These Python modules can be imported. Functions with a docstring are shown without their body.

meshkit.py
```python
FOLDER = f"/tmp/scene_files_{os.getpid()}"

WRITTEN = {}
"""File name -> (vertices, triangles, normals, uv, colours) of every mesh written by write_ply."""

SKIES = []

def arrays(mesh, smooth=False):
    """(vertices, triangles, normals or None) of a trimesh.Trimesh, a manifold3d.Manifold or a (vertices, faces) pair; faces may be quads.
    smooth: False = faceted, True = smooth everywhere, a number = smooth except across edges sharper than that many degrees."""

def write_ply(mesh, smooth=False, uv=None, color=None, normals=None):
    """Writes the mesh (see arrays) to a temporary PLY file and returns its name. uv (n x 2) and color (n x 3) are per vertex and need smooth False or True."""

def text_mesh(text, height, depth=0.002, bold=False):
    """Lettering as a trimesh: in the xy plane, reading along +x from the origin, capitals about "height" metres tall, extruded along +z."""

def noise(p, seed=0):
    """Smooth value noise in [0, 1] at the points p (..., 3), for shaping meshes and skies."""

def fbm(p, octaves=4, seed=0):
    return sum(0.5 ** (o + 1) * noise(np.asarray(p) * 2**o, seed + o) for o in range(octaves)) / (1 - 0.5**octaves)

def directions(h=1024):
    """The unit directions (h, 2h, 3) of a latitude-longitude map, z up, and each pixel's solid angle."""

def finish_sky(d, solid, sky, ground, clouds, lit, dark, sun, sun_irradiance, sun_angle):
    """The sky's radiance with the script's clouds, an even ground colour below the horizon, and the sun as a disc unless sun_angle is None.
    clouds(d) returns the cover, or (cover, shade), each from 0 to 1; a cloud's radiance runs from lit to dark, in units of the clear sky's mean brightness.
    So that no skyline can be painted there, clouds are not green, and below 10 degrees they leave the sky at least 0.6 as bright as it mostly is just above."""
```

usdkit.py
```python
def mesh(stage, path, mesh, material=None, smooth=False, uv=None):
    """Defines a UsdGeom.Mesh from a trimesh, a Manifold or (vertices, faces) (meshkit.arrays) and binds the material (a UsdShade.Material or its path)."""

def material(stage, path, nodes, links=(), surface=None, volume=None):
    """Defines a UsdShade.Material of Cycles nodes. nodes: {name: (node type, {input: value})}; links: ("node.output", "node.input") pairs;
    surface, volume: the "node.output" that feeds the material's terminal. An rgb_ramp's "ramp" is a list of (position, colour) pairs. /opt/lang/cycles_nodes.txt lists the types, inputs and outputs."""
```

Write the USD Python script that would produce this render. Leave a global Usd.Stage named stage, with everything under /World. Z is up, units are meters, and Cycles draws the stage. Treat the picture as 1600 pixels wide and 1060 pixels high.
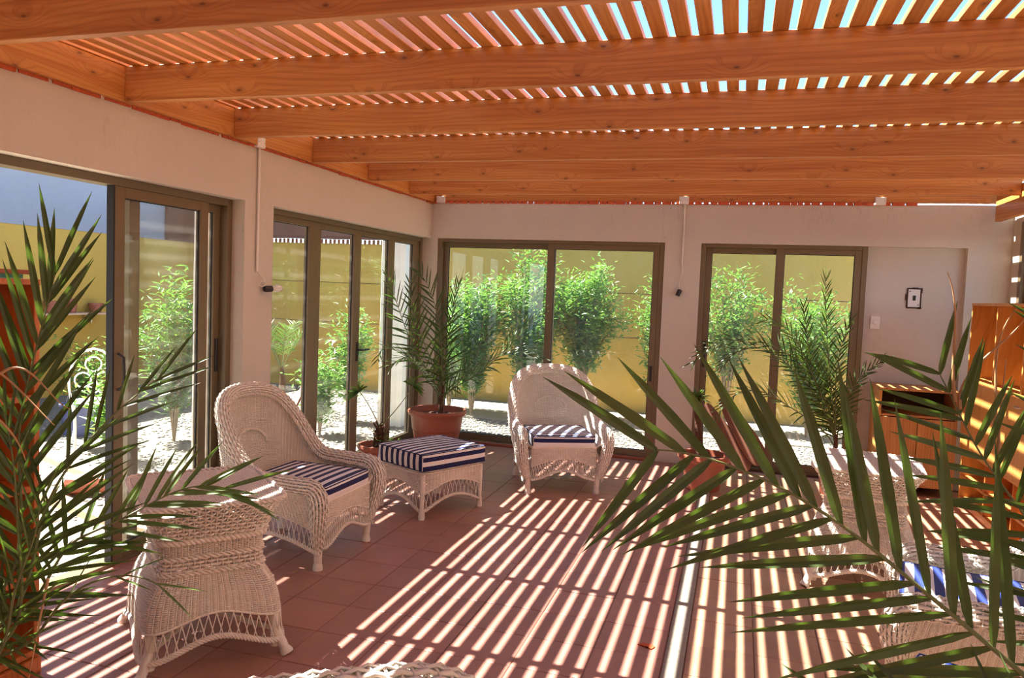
import math
import random

import numpy as np
import trimesh
from scipy.interpolate import CubicSpline, PchipInterpolator
from pxr import Gf, Sdf, Usd, UsdGeom, UsdLux, UsdShade, Vt

import meshkit
import usdkit

random.seed(7)
rng = np.random.default_rng(7)
stage = Usd.Stage.CreateInMemory()
UsdGeom.SetStageUpAxis(stage, "Z")
UsdGeom.SetStageMetersPerUnit(stage, 1.0)
WORLD = UsdGeom.Xform.Define(stage, "/World")
stage.SetDefaultPrim(WORLD.GetPrim())
UsdGeom.Scope.Define(stage, "/World/Looks")

# ------------------------------------------------------------------ camera, sky, sun, exposure
CAM_POS = np.array([3.1481, -7.5753, 1.6])
YAW, PITCH, ROLL, FPX = 0.285, 0.0608, 0.0391, 1203.63


def camera_axes():
    cy, sy, cp, sp, cr, sr = (f(a) for a in (YAW, PITCH, ROLL) for f in (math.cos, math.sin))
    fwd, right0 = np.array([-sy * cp, cy * cp, -sp]), np.array([cy, sy, 0.0])
    up0 = np.cross(right0, fwd)
    return cr * right0 + sr * up0, -sr * right0 + cr * up0, fwd


_r, _u, _f = camera_axes()
cam = UsdGeom.Camera.Define(stage, "/World/camera")
cam.CreateHorizontalApertureAttr(36.0)
cam.CreateVerticalApertureAttr(36.0 * 1060 / 1600)
cam.CreateFocalLengthAttr(36.0 * FPX / 1600)
cam.CreateClippingRangeAttr((0.05, 500.0))
cam.AddTransformOp().Set(Gf.Matrix4d(*_r, 0, *_u, 0, *(-_f), 0, *CAM_POS, 1))
cam.CreateExposureAttr(-0.98)

SUN = np.array([0.543, -0.071, -1.0])  # the way the sunlight travels
SUN = SUN / np.linalg.norm(SUN)
sun = UsdLux.DistantLight.Define(stage, "/World/sun")
_z = -SUN
_x = np.cross([0, 1, 0], _z)
_x /= np.linalg.norm(_x)
_y = np.cross(_z, _x)
sun.AddTransformOp().Set(Gf.Matrix4d(*_x, 0, *_y, 0, *_z, 0, 0, 0, 10, 1))
sun.CreateAngleAttr(0.5)
sun.CreateNormalizeAttr(True)
sun.CreateIntensityAttr(17.0)
sun.CreateColorAttr(Gf.Vec3f(1.0, 0.945, 0.86))
usdkit.material(stage, "/World/Looks/sky_look", {
    "sky": ("sky_texture", {"sky_type": "multiple_scattering", "sun_disc": False, "sun_elevation": math.radians(61.3), "sun_rotation": math.radians(277.5),
                            "altitude": 600.0, "air_density": 1.0, "aerosol_density": 2.2, "ozone_density": 1.0}),
    "bg": ("background_shader", {"strength": 0.36})}, [("sky.color", "bg.color")], surface="bg.background")
dome = UsdLux.DomeLight.Define(stage, "/World/sky")
dome.CreateIntensityAttr(1.0)
UsdShade.MaterialBindingAPI.Apply(dome.GetPrim()).Bind(UsdShade.Material.Get(stage, "/World/Looks/sky_look"))


# ------------------------------------------------------------------ materials
def lin(r, g, b):
    return tuple((c / 255 / 12.92) if c <= 10 else ((c / 255 + 0.055) / 1.055) ** 2.4 for c in (r, g, b))


def mat(name, nodes, links, surface):
    return usdkit.material(stage, f"/World/Looks/{name}", nodes, links, surface=surface)


def plain(name, color, rough=0.5, noise=0.0, scale=8.0, bump=0.0, bump_scale=60.0, metallic=0.0, vary=0.0, spec=0.5, dist=0.01, squash=(1, 1, 1)):
    nodes = {"p": ("principled_bsdf", {"roughness": rough, "metallic": metallic, "specular_ior_level": spec}), "tc": ("texture_coordinate", {}),
             "mp": ("mapping", {"scale": squash}), "n": ("noise_texture", {"scale": scale, "detail": 5.0, "roughness": 0.6})}
    links = [("tc.object", "mp.vector"), ("mp.vector", "n.vector")]
    dark, light = tuple(c * (1 - noise) for c in color), tuple(min(1, c * (1 + noise)) for c in color)
    nodes["r"] = ("rgb_ramp", {"ramp": [(0.25, dark), (0.75, light)]})
    links.append(("n.fac", "r.fac"))
    out = "r.color"
    if vary:
        nodes["oi"] = ("object_info", {})
        nodes["vr"] = ("map_range", {"from_min": 0.0, "from_max": 1.0, "to_min": 1 - vary, "to_max": 1 + vary})
        nodes["hs"] = ("hsv", {})
        links += [("oi.random", "vr.value"), ("vr.result", "hs.value"), (out, "hs.color")]
        out = "hs.color"
    links.append((out, "p.base_color"))
    if bump:
        nodes["bn"] = ("noise_texture", {"scale": bump_scale, "detail": 4.0, "roughness": 0.65})
        nodes["b"] = ("bump", {"strength": bump, "distance": dist})
        links += [("mp.vector", "bn.vector"), ("bn.fac", "b.height"), ("b.normal", "p.normal")]
    return mat(name, nodes, links, "p.BSDF")


def wood(name, base, dark, grain="x", rough=0.45, knots=1.0, vary=0.08, thick="y"):
    """Pine: grain along one axis, bands warped round knots; thick: the board's thin axis."""
    wide = ({"x", "y", "z"} - {grain, thick}).pop()
    knot = tuple(c * 0.34 for c in dark)
    sc = {grain: 1.0, wide: 26.0, thick: 14.0}
    nodes = {"p": ("principled_bsdf", {"roughness": rough}), "tc": ("texture_coordinate", {}), "sp": ("separate_xyz", {}), "mp": ("mapping", {"scale": (sc["x"], sc["y"], sc["z"])}),
             "kx0": ("math", {"math_type": "multiply", "value2": 2.3}), "kx": ("math", {"math_type": "multiply_add", "value2": 17.3}), "ky0": ("math", {"math_type": "multiply", "value2": 5.6}), "ky": ("math", {"math_type": "multiply_add", "value2": 9.1}), "kv": ("combine_xyz", {}),
             "v": ("voronoi_texture", {"dimensions": "2D", "scale": 1.0, "randomness": 0.95}), "n": ("noise_texture", {"scale": 1.0, "detail": 4.0, "roughness": 0.55, "distortion": 0.8}),
             "lowv": ("mapping", {"scale": tuple(0.9 if a == grain else 3.2 for a in "xyz")}), "ln": ("noise_texture", {"scale": 1.0, "detail": 1.5}),
             "fall": ("map_range", {"from_min": 0.0, "from_max": 0.30, "to_min": 1.0, "to_max": 0.0, "clamp": True}), "f2": ("math", {"math_type": "multiply", "value2": 2.6 * knots}), "g0": ("math", {"math_type": "multiply", "value2": 42.0}), "g1": ("math", {"math_type": "multiply_add", "value2": 6.0}), "g2": ("math", {"math_type": "add"}),
             "ga": ("math", {"math_type": "multiply", "value2": 6.2832}), "gs": ("math", {"math_type": "sine"}), "gr": ("rgb_ramp", {"ramp": [(0.0, (1, 1, 1)), (0.62, (1, 1, 1)), (0.9, (0.80, 0.72, 0.64)), (1.0, (0.9, 0.86, 0.8))]}), "gm": ("map_range", {"from_min": -1.0, "from_max": 1.0, "to_min": 0.0, "to_max": 1.0}),
             "r": ("rgb_ramp", {"ramp": [(0.28, dark), (0.62, base), (0.9, tuple(min(1, c * 1.12) for c in base))]}), "m": ("mix", {"mix_type": "multiply", "fac": 0.85}),
             "kr": ("rgb_ramp", {"ramp": [(0.0, (0.95, 0.95, 0.95)), (0.022, (0.8, 0.8, 0.8)), (0.034, (0.35, 0.35, 0.35)), (0.075, (0.14, 0.14, 0.14)), (0.12, (0, 0, 0))]}), "km": ("mix", {"color2": knot, "fac": 0.0}),
             "oi": ("object_info", {}), "vr": ("map_range", {"from_min": 0.0, "from_max": 1.0, "to_min": 1 - vary, "to_max": 1 + vary}), "hs": ("hsv", {}), "b": ("bump", {"strength": 0.25, "distance": 0.002})}
    links = [("tc.object", "mp.vector"), ("tc.object", "sp.vector"), ("tc.object", "lowv.vector"), ("lowv.vector", "ln.vector"), ("mp.vector", "n.vector"),
             (f"sp.{grain}", "kx0.value1"), (f"sp.{thick}", "kx.value1"), ("kx0.value", "kx.value3"), (f"sp.{wide}", "ky0.value1"), (f"sp.{thick}", "ky.value1"), ("ky0.value", "ky.value3"), ("kx.value", "kv.x"), ("ky.value", "kv.y"), ("kv.vector", "v.vector"),
             ("v.distance", "fall.value"), ("fall.result", "f2.value1"), (f"sp.{wide}", "g0.value1"), ("ln.fac", "g1.value1"), ("g0.value", "g1.value3"), ("g1.value", "g2.value1"), ("f2.value", "g2.value2"), ("g2.value", "ga.value1"), ("ga.value", "gs.value1"), ("gs.value", "gm.value"), ("gm.result", "gr.fac"),
             ("n.fac", "r.fac"), ("r.color", "m.color1"), ("gr.color", "m.color2"), ("m.color", "km.color1"), ("oi.random", "vr.value"), ("vr.result", "hs.value"), ("km.color", "hs.color"), ("hs.color", "p.base_color"), ("n.fac", "b.height"), ("b.normal", "p.normal")]
    if knots:
        links += [("v.distance", "kr.fac"), ("kr.color", "km.fac")]
    return mat(name, nodes, links, "p.BSDF")


def leafy(name, color, trans, rough=0.4, tw=0.35, noise=0.25):
    return mat(name, {"p": ("principled_bsdf", {"roughness": rough, "specular_ior_level": 0.5}), "t": ("translucent_bsdf", {"color": trans}), "m": ("mix_closure", {"fac": tw}),
                      "tc": ("texture_coordinate", {}), "n": ("noise_texture", {"scale": 9.0, "detail": 2.0}), "oi": ("object_info", {}), "hs": ("hsv", {}),
                      "vr": ("map_range", {"from_min": 0.0, "from_max": 1.0, "to_min": 0.8, "to_max": 1.2}),
                      "r": ("rgb_ramp", {"ramp": [(0.3, tuple(c * (1 - noise) for c in color)), (0.7, tuple(c * (1 + noise) for c in color))]})},
               [("tc.object", "n.vector"), ("n.fac", "r.fac"), ("r.color", "hs.color"), ("oi.random", "vr.value"), ("vr.result", "hs.value"), ("hs.color", "p.base_color"), ("p.BSDF", "m.closure1"), ("t.BSDF", "m.closure2")], "m.closure")


def plaster(name, color, crack=0.0):
    """Rough trowelled plaster; crack: thin vertical run marks and hairlines."""
    nodes = {"p": ("principled_bsdf", {"roughness": 0.85, "specular_ior_level": 0.2}), "g": ("geometry", {}),
             "n": ("noise_texture", {"scale": 1.3, "detail": 6.0, "roughness": 0.65}), "r": ("rgb_ramp", {"ramp": [(0.3, tuple(c * 0.93 for c in color)), (0.7, color)]}),
             "bn": ("noise_texture", {"scale": 38.0, "detail": 6.0, "roughness": 0.7}), "b": ("bump", {"strength": 0.55, "distance": 0.012}),
             "mp": ("mapping", {"scale": (9.0, 9.0, 0.9)}), "cn": ("noise_texture", {"scale": 1.0, "detail": 5.0, "roughness": 0.6, "distortion": 0.6}),
             "cr": ("rgb_ramp", {"ramp": [(0.0, (1, 1, 1)), (0.495, (1, 1, 1)), (0.503, (1 - crack, 1 - crack, 1 - crack)), (0.511, (1, 1, 1)), (1, (1, 1, 1))]}),
             "gate": ("noise_texture", {"scale": 2.2, "detail": 1.0}), "gr": ("rgb_ramp", {"ramp": [(0.5, (0, 0, 0)), (0.62, (1, 1, 1))]}), "cm": ("mix", {"color1": (1, 1, 1)}),
             "m": ("mix", {"mix_type": "multiply", "fac": 1.0})}
    links = [("g.position", "n.vector"), ("g.position", "bn.vector"), ("g.position", "mp.vector"), ("mp.vector", "cn.vector"), ("g.position", "gate.vector"), ("cn.fac", "cr.fac"), ("gate.fac", "gr.fac"),
             ("gr.color", "cm.fac"), ("cr.color", "cm.color2"), ("n.fac", "r.fac"), ("r.color", "m.color1"), ("cm.color", "m.color2"), ("m.color", "p.base_color"), ("bn.fac", "b.height"), ("b.normal", "p.normal")]
    return mat(name, nodes, links, "p.BSDF")


def stripes(name, navy, white, pitch=0.062, phase=0.0):
    """Woven stripes: uv.x is the distance across them in metres."""
    return mat(name, {"p": ("principled_bsdf", {"roughness": 0.85, "specular_ior_level": 0.2, "sheen_weight": 0.1}), "u": ("uvmap", {"attribute": "st"}), "s": ("separate_xyz", {}),
                      "d": ("math", {"math_type": "divide", "value2": pitch}), "a": ("math", {"math_type": "add", "value2": phase}), "fr": ("math", {"math_type": "fraction"}), "c": ("math", {"math_type": "less_than", "value2": 0.5}), "m": ("mix", {"color1": white, "color2": navy}),
                      "tc": ("texture_coordinate", {}), "bn": ("noise_texture", {"scale": 260.0, "detail": 2.0}), "b": ("bump", {"strength": 0.2, "distance": 0.002})},
               [("u.UV", "s.vector"), ("s.x", "d.value1"), ("d.value", "a.value1"), ("a.value", "fr.value1"), ("fr.value", "c.value1"), ("c.value", "m.fac"), ("m.color", "p.base_color"), ("tc.object", "bn.vector"), ("bn.fac", "b.height"), ("b.normal", "p.normal")], "p.BSDF")


M = {}
M["plaster"] = plaster("white_plaster", lin(207, 199, 186), 0.16)
M["yellow"] = plaster("ochre_plaster", lin(196, 158, 76), 0.15)
M["greyblue"] = plaster("grey_blue_plaster", lin(148, 149, 158), 0.15)
M["beam"] = wood("orange_pine_beam", lin(200, 136, 68), lin(174, 105, 45), "x", thick="y")
M["slat"] = wood("orange_pine_slat", lin(196, 134, 70), lin(170, 104, 46), "y", thick="z", vary=0.14)
M["rim"] = wood("orange_pine_rim", lin(204, 142, 74), lin(182, 112, 50), "y", thick="x")
M["beech"] = wood("beech_board", lin(216, 158, 88), lin(200, 138, 70), "z", 0.4, 0, 0.03, thick="x")
M["orangewood"] = wood("orange_board", lin(192, 112, 54), lin(172, 94, 42), "z", 0.4, 0, 0.03, thick="x")
M["cabwood"] = wood("cabinet_board", lin(196, 142, 86), lin(176, 120, 68), "z", 0.4, 0, 0.03, thick="y")
M["darkwood"] = plain("dark_brown_wood", lin(98, 58, 42), 0.6, 0.2, 4)
M["leanwood"] = plain("leaning_brown_board", lin(122, 78, 60), 0.6, 0.2, 6)
M["redwood"] = plain("reddish_wood", lin(150, 84, 58), 0.6, 0.2, 6)
M["alu"] = plain("bronze_aluminium", lin(116, 101, 76), 0.38, 0.05, 5, metallic=0.2)
M["gasket"] = plain("black_rubber", (0.012, 0.012, 0.012), 0.6)
M["wicker"] = plain("white_wicker", lin(226, 217, 204), 0.5, 0.07, 26, bump=0.25, bump_scale=200, dist=0.002)
M["tile"] = plain("terracotta_tile", lin(160, 112, 98), 0.42, 0.12, 5, bump=0.12, bump_scale=30, vary=0.10)
M["tile2"] = plain("tan_tile", lin(172, 130, 104), 0.45, 0.16, 4, bump=0.12, bump_scale=30, vary=0.14)
M["grout"] = plain("dark_grout", lin(112, 80, 68), 0.9, 0.25, 3)
M["concrete"] = plain("rough_concrete", lin(152, 144, 132), 0.9, 0.12, 30, bump=0.6, bump_scale=90)
M["navy"] = stripes("navy_white_stripes", lin(34, 38, 80), lin(228, 224, 222))
M["blue"] = stripes("blue_white_stripes", lin(36, 56, 128), lin(232, 230, 230), 0.072)
M["pot"] = plain("terracotta_plastic", lin(152, 84, 62), 0.5, 0.08, 6)
M["soil"] = plain("soil", lin(66, 46, 34), 0.95, 0.3, 40, bump=0.8, bump_scale=50)
M["palm"] = leafy("palm_leaf", lin(66, 82, 42), lin(92, 124, 36), 0.36, 0.18)
M["palm2"] = leafy("palm_leaf_fresh", lin(80, 100, 50), lin(110, 150, 44), 0.36, 0.24)
M["stem"] = plain("palm_stem", lin(96, 104, 60), 0.45, 0.15, 8)
M["dry"] = plain("dry_leaf", lin(178, 138, 96), 0.6, 0.2, 10)
M["oleander"] = leafy("oleander_leaf", lin(94, 132, 66), lin(128, 180, 66), 0.36, 0.35, noise=0.4)
M["branch"] = plain("shrub_branch", lin(150, 130, 100), 0.8, 0.2, 10)
M["trunk"] = plain("fibrous_trunk", lin(88, 58, 40), 0.95, 0.35, 30, bump=1.0, bump_scale=60)
M["gravel"] = plain("gravel_ground", lin(142, 136, 124), 0.95, 0.30, 26, bump=1.0, bump_scale=40, dist=0.03)
M["pebble"] = plain("pebble", lin(140, 134, 124), 0.9, 0.2, 6, vary=0.3)
M["paving"] = plain("pale_paving", lin(160, 150, 134), 0.85, 0.10, 4, bump=0.2)
M["kerb"] = plain("beige_kerb", lin(208, 170, 138), 0.85, 0.12, 8)
M["white"] = plain("white_plastic", lin(226, 224, 216), 0.45)
M["whitepaint"] = plain("white_paint", lin(236, 232, 224), 0.6)
M["black"] = plain("black_plastic", (0.015, 0.013, 0.012), 0.4)
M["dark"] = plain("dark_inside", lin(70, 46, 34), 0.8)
M["mortar"] = plain("red_mortar", lin(196, 92, 52), 0.9, 0.25, 30, bump=0.6)
M["teal"] = plain("turquoise_paper", lin(96, 170, 160), 0.7, 0.3, 40)
M["metal"] = plain("steel", (0.6, 0.58, 0.55), 0.3, metallic=1.0)
M["bluegrey"] = plain("blue_grey_glaze", lin(86, 92, 128), 0.5, 0.2, 10)
M["bulb"] = mat("bulb_glass", {"p": ("principled_bsdf", {"base_color": (0.9, 0.87, 0.82), "roughness": 0.15, "transmission_weight": 0.35})}, [], "p.BSDF")
M["glass"] = mat("dusty_window_glass", {
    "t": ("transparent_bsdf", {"color": (0.95, 0.965, 0.955)}), "g": ("glossy_bsdf", {"color": (1, 1, 1), "roughness": 0.0}), "lw": ("layer_weight", {"blend": 0.5}), "pw": ("math", {"math_type": "power", "value2": 5.0}),
    "ma": ("math", {"math_type": "multiply_add", "value2": 0.96, "value3": 0.04}), "m": ("mix_closure", {}),
    "d": ("translucent_bsdf", {"color": (0.85, 0.82, 0.76)}), "d2": ("diffuse_bsdf", {"color": (0.8, 0.78, 0.72)}), "dm": ("mix_closure", {"fac": 0.4}), "m2": ("mix_closure", {}),
    "geo": ("geometry", {}), "mp": ("mapping", {"scale": (2.2, 2.2, 1.0)}), "n": ("noise_texture", {"scale": 1.6, "detail": 6.0, "roughness": 0.65}), "r": ("rgb_ramp", {"ramp": [(0.35, (0.008, 0.008, 0.008)), (0.75, (0.035, 0.035, 0.035))]})},
    [("lw.facing", "pw.value1"), ("pw.value", "ma.value1"), ("ma.value", "m.fac"), ("t.BSDF", "m.closure1"), ("g.BSDF", "m.closure2"), ("geo.position", "mp.vector"), ("mp.vector", "n.vector"), ("n.fac", "r.fac"), ("r.color", "m2.fac"), ("d.BSDF", "dm.closure1"), ("d2.BSDF", "dm.closure2"), ("m.closure", "m2.closure1"), ("dm.closure", "m2.closure2")], "m2.closure")


# ------------------------------------------------------------------ scene tree helpers
USED = {}


def numbered(parent, name):
    key = f"{parent}/{name}"
    k = USED.get(key, -1) + 1
    USED[key] = k
    return key if k == 0 else f"{key}_{k:03d}"


def tag(prim, label=None, category=None, group=None, kind=None):
    prim = prim.GetPrim() if hasattr(prim, "GetPrim") else prim
    for k, v in (("label", label), ("category", category), ("group", group), ("kind", kind)):
        if v:
            prim.SetCustomDataByKey(k, v)
    return prim


def ppath(parent):
    return "/World" if parent is None else str((parent.GetPrim() if hasattr(parent, "GetPrim") else parent).GetPath())


def thing(name, label=None, category=None, loc=(0, 0, 0), rz=0.0, group=None, kind=None, parent=None):
    x = UsdGeom.Xform.Define(stage, numbered(ppath(parent), name))
    if parent is None:
        x.AddTranslateOp().Set(Gf.Vec3d(*map(float, loc)))
        x.AddRotateZOp().Set(float(math.degrees(rz)))
    tag(x, label, category, group, kind)
    return x.GetPrim()


def copy_of(src, loc, rz, label, group=None, scale=None):
    name = src.GetName().rstrip("0123456789").rstrip("_")
    cat = src.GetCustomDataByKey("category")
    x = UsdGeom.Xform.Define(stage, numbered("/World", name))
    x.AddTranslateOp().Set(Gf.Vec3d(*map(float, loc)))
    x.AddRotateZOp().Set(float(math.degrees(rz)))
    if scale:
        x.AddScaleOp().Set(Gf.Vec3f(*scale))
    p = x.GetPrim()
    p.GetReferences().AddInternalReference(src.GetPath())
    p.SetInstanceable(True)
    tag(p, label, cat, group or src.GetCustomDataByKey("group"))
    return p


def part(name, mesh, material, parent=None, smooth=False, uv=None, label=None, kind=None, category=None, group=None, normals=None):
    path = numbered(ppath(parent), name)
    if isinstance(mesh, list):
        mesh = join(mesh)
    m = usdkit.mesh(stage, path, mesh, M[material] if isinstance(material, str) else material, smooth=smooth, uv=uv)
    tag(m, label, category, group, kind)
    return m.GetPrim()


# ------------------------------------------------------------------ mesh helpers: a mesh here is (vertices, triangles)
def join(items):
    v, f, n = [], [], 0
    for a in items:
        if a is None:
            continue
        x, y = (np.asarray(a.vertices), np.asarray(a.faces)) if hasattr(a, "vertices") else (np.asarray(a[0], float), np.asarray(a[1], int))
        if y.shape[1] == 4:
            y = np.vstack([y[:, [0, 1, 2]], y[:, [0, 2, 3]]])
        v.append(x)
        f.append(y + n)
        n += len(x)
    return np.vstack(v), np.vstack(f)


def box(x0, x1, y0, y1, z0, z1, c=0.0):
    """A box; c: chamfer of every edge."""
    if c <= 0:
        b = trimesh.creation.box([x1 - x0, y1 - y0, z1 - z0])
        return np.asarray(b.vertices) + [(x0 + x1) / 2, (y0 + y1) / 2, (z0 + z1) / 2], np.asarray(b.faces)
    h = np.array([x1 - x0, y1 - y0, z1 - z0]) / 2
    c = min(c, h.min() * 0.9)
    pts = [np.array(s) * (h - c * (1 - np.eye(3)[a])) for s in np.array(np.meshgrid([-1, 1], [-1, 1], [-1, 1])).T.reshape(-1, 3) for a in range(3)]
    hull = trimesh.convex.convex_hull(np.array(pts))
    return np.asarray(hull.vertices) + [(x0 + x1) / 2, (y0 + y1) / 2, (z0 + z1) / 2], np.asarray(hull.faces)


def moved(m, loc=(0, 0, 0), rz=0.0, rx=0.0, ry=0.0, s=1.0):
    v, f = (np.asarray(m.vertices), np.asarray(m.faces)) if hasattr(m, "vertices") else m
    R = trimesh.transformations.euler_matrix(rx, ry, rz)[:3, :3]
    return (np.asarray(v) * s) @ R.T + np.asarray(loc), f


def grid_faces(n, m, closed_n=False, closed_m=False):
    i, j = np.meshgrid(np.arange(n if closed_n else n - 1), np.arange(m if closed_m else m - 1), indexing="ij")
    a, b, c, d = i * m + j, ((i + 1) % n) * m + j, ((i + 1) % n) * m + (j + 1) % m, i * m + (j + 1) % m
    q = np.stack([a, b, c, d], -1).reshape(-1, 4)
    return np.vstack([q[:, [0, 1, 2]], q[:, [0, 2, 3]]])


def unit(a):
    return a / np.maximum(np.linalg.norm(a, axis=-1, keepdims=True), 1e-12)


def strands(P, N, a, b, k=4, closed=False):
    """Sweeps many strands at once: P, N (S, n, 3) points and normals, a / b half widths across and along the normal."""
    S, n = P.shape[:2]
    T = unit(np.roll(P, -1, 1) - np.roll(P, 1, 1)) if closed else unit(np.gradient(P, axis=1))
    B = unit(np.cross(T, N))
    N = unit(np.cross(B, T))
    ang = np.arange(k) / k * 2 * np.pi
    a, b = (np.broadcast_to(np.asarray(x, float), (S, n))[..., None, None] for x in (a, b))
    V = P[:, :, None] + a * np.cos(ang)[None, None, :, None] * B[:, :, None] + b * np.sin(ang)[None, None, :, None] * N[:, :, None]
    f = grid_faces(n, k, closed, True)
    F = (f[None] + (np.arange(S) * n * k)[:, None, None]).reshape(-1, 3)
    return V.reshape(-1, 3), F


def tube(pts, r, k=8, closed=False, caps=True):
    """One round tube along points; r may vary."""
    p = np.asarray(pts, float)
    T = unit(np.roll(p, -1, 0) - np.roll(p, 1, 0)) if closed else unit(np.gradient(p, axis=0))
    ref = np.array([0, 0, 1.0]) if abs(T[0][2]) < 0.9 else np.array([1.0, 0, 0])
    n = unit(np.cross(T[0], ref))
    N = [n]
    for i in range(1, len(p)):
        n = unit(n - T[i] * np.dot(n, T[i]))
        N.append(n)
    v, f = strands(p[None], np.array(N)[None], np.asarray(r)[None] if np.ndim(r) else r, np.asarray(r)[None] if np.ndim(r) else r, k, closed)
    if caps and not closed:
        m = len(p)
        v = np.vstack([v, p[0], p[-1]])
        e = np.arange(k)
        f = np.vstack([f, np.stack([np.full(k, m * k), (e + 1) % k, e], 1), np.stack([np.full(k, m * k + 1), (m - 1) * k + e, (m - 1) * k + (e + 1) % k], 1)])
    return v, f


def resample(p, n, closed=False):
    p = np.asarray(p, float)
    if closed:
        p = np.vstack([p, p[:1]])
    d = np.r_[0, np.cumsum(np.linalg.norm(np.diff(p, axis=0), axis=1))]
    t = np.linspace(0, d[-1], n, endpoint=not closed)
    return np.stack([np.interp(t, d, p[:, k]) for k in range(3)], 1)


def spline(p, n):
    p = np.asarray(p, float)
    d = np.r_[0, np.cumsum(np.linalg.norm(np.diff(p, axis=0), axis=1))]
    return CubicSpline(d, p)(np.linspace(0, d[-1], n))


def braid(path, R, r, pitch, n=3, closed=False, step=None, k=4):
    """A rope of n strands wound about a path."""
    L = np.linalg.norm(np.diff(np.asarray(path), axis=0), axis=1).sum()
    m = max(8, int(L / (step or pitch / 7)))
    p = resample(path, m, closed)
    T = unit(np.gradient(p, axis=0))
    A = unit(np.cross(T, [0.13, 0.21, 0.97]))
    B = np.cross(T, A)
    s = np.linspace(0, L, m)
    P = np.stack([p + R * (np.cos(s * 2 * np.pi / pitch + q * 2 * np.pi / n)[:, None] * A + np.sin(s * 2 * np.pi / pitch + q * 2 * np.pi / n)[:, None] * B) for q in range(n)])
    return strands(P, P - p[None], r, r, k, closed)


def lathe(profile, seg=24):
    """(radius, z) pairs turned about z."""
    pr = np.asarray(profile, float)
    a = np.arange(seg) / seg * 2 * np.pi
    V = np.stack([pr[:, None, 0] * np.cos(a), pr[:, None, 0] * np.sin(a), np.broadcast_to(pr[:, None, 1], (len(pr), seg))], -1).reshape(-1, 3)
    f = grid_faces(len(pr), seg, False, True)
    return V, f[:, ::-1]


def weave(surf, ns, nr, stake=0.0028, row=None, thick=0.0028, amp=0.003, closed=False, pair=1, u0=0.0, u1=1.0, vs=None):
    """Real basket weave on surf(u, v) -> points: ns stakes along v, nr rows along u that pass over and under them."""
    def P(U, V):
        return surf(U, V)

    def Nrm(U, V):
        e = 1e-3
        du = P(np.clip(U + e, 0, 1), V) - P(np.clip(U - e, 0, 1), V) if not closed else P((U + e) % 1.0, V) - P((U - e) % 1.0, V)
        dv = P(U, np.clip(V + e, 0, 1)) - P(U, np.clip(V - e, 0, 1))
        return unit(np.cross(du, dv))

    us = np.linspace(u0, u1, ns, endpoint=not closed)
    m = 10 if vs is None else vs
    U, V = np.meshgrid(us, np.linspace(0, 1, m), indexing="ij")
    Ps, Nn = P(U, V), Nrm(U, V)
    out = [strands(Ps, Nn, stake, stake, 4)]
    K = 2 * ns if closed else 2 * ns - 1
    uu = np.linspace(u0, u1, K, endpoint=not closed)
    vv = (np.arange(nr) + 0.5) / nr
    V2, U2 = np.meshgrid(vv, uu, indexing="ij")
    P2, N2 = P(U2, V2), Nrm(U2, V2)
    k = np.arange(K)[None]
    j = (np.arange(nr) // pair)[:, None]
    off = amp * np.where(k % 2 == 0, np.where((k // 2 + j) % 2 == 0, 1.0, -1.0), 0.0)
    if row is None:
        hgt = np.linalg.norm(P(np.full(1, 0.37), np.full(1, 1.0)) - P(np.full(1, 0.37), np.full(1, 0.0)))
        row = 0.5 * hgt / nr * 0.98
    out.append(strands(P2 + N2 * off[..., None], N2, row, thick, 4, closed))
    return join(out)


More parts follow.
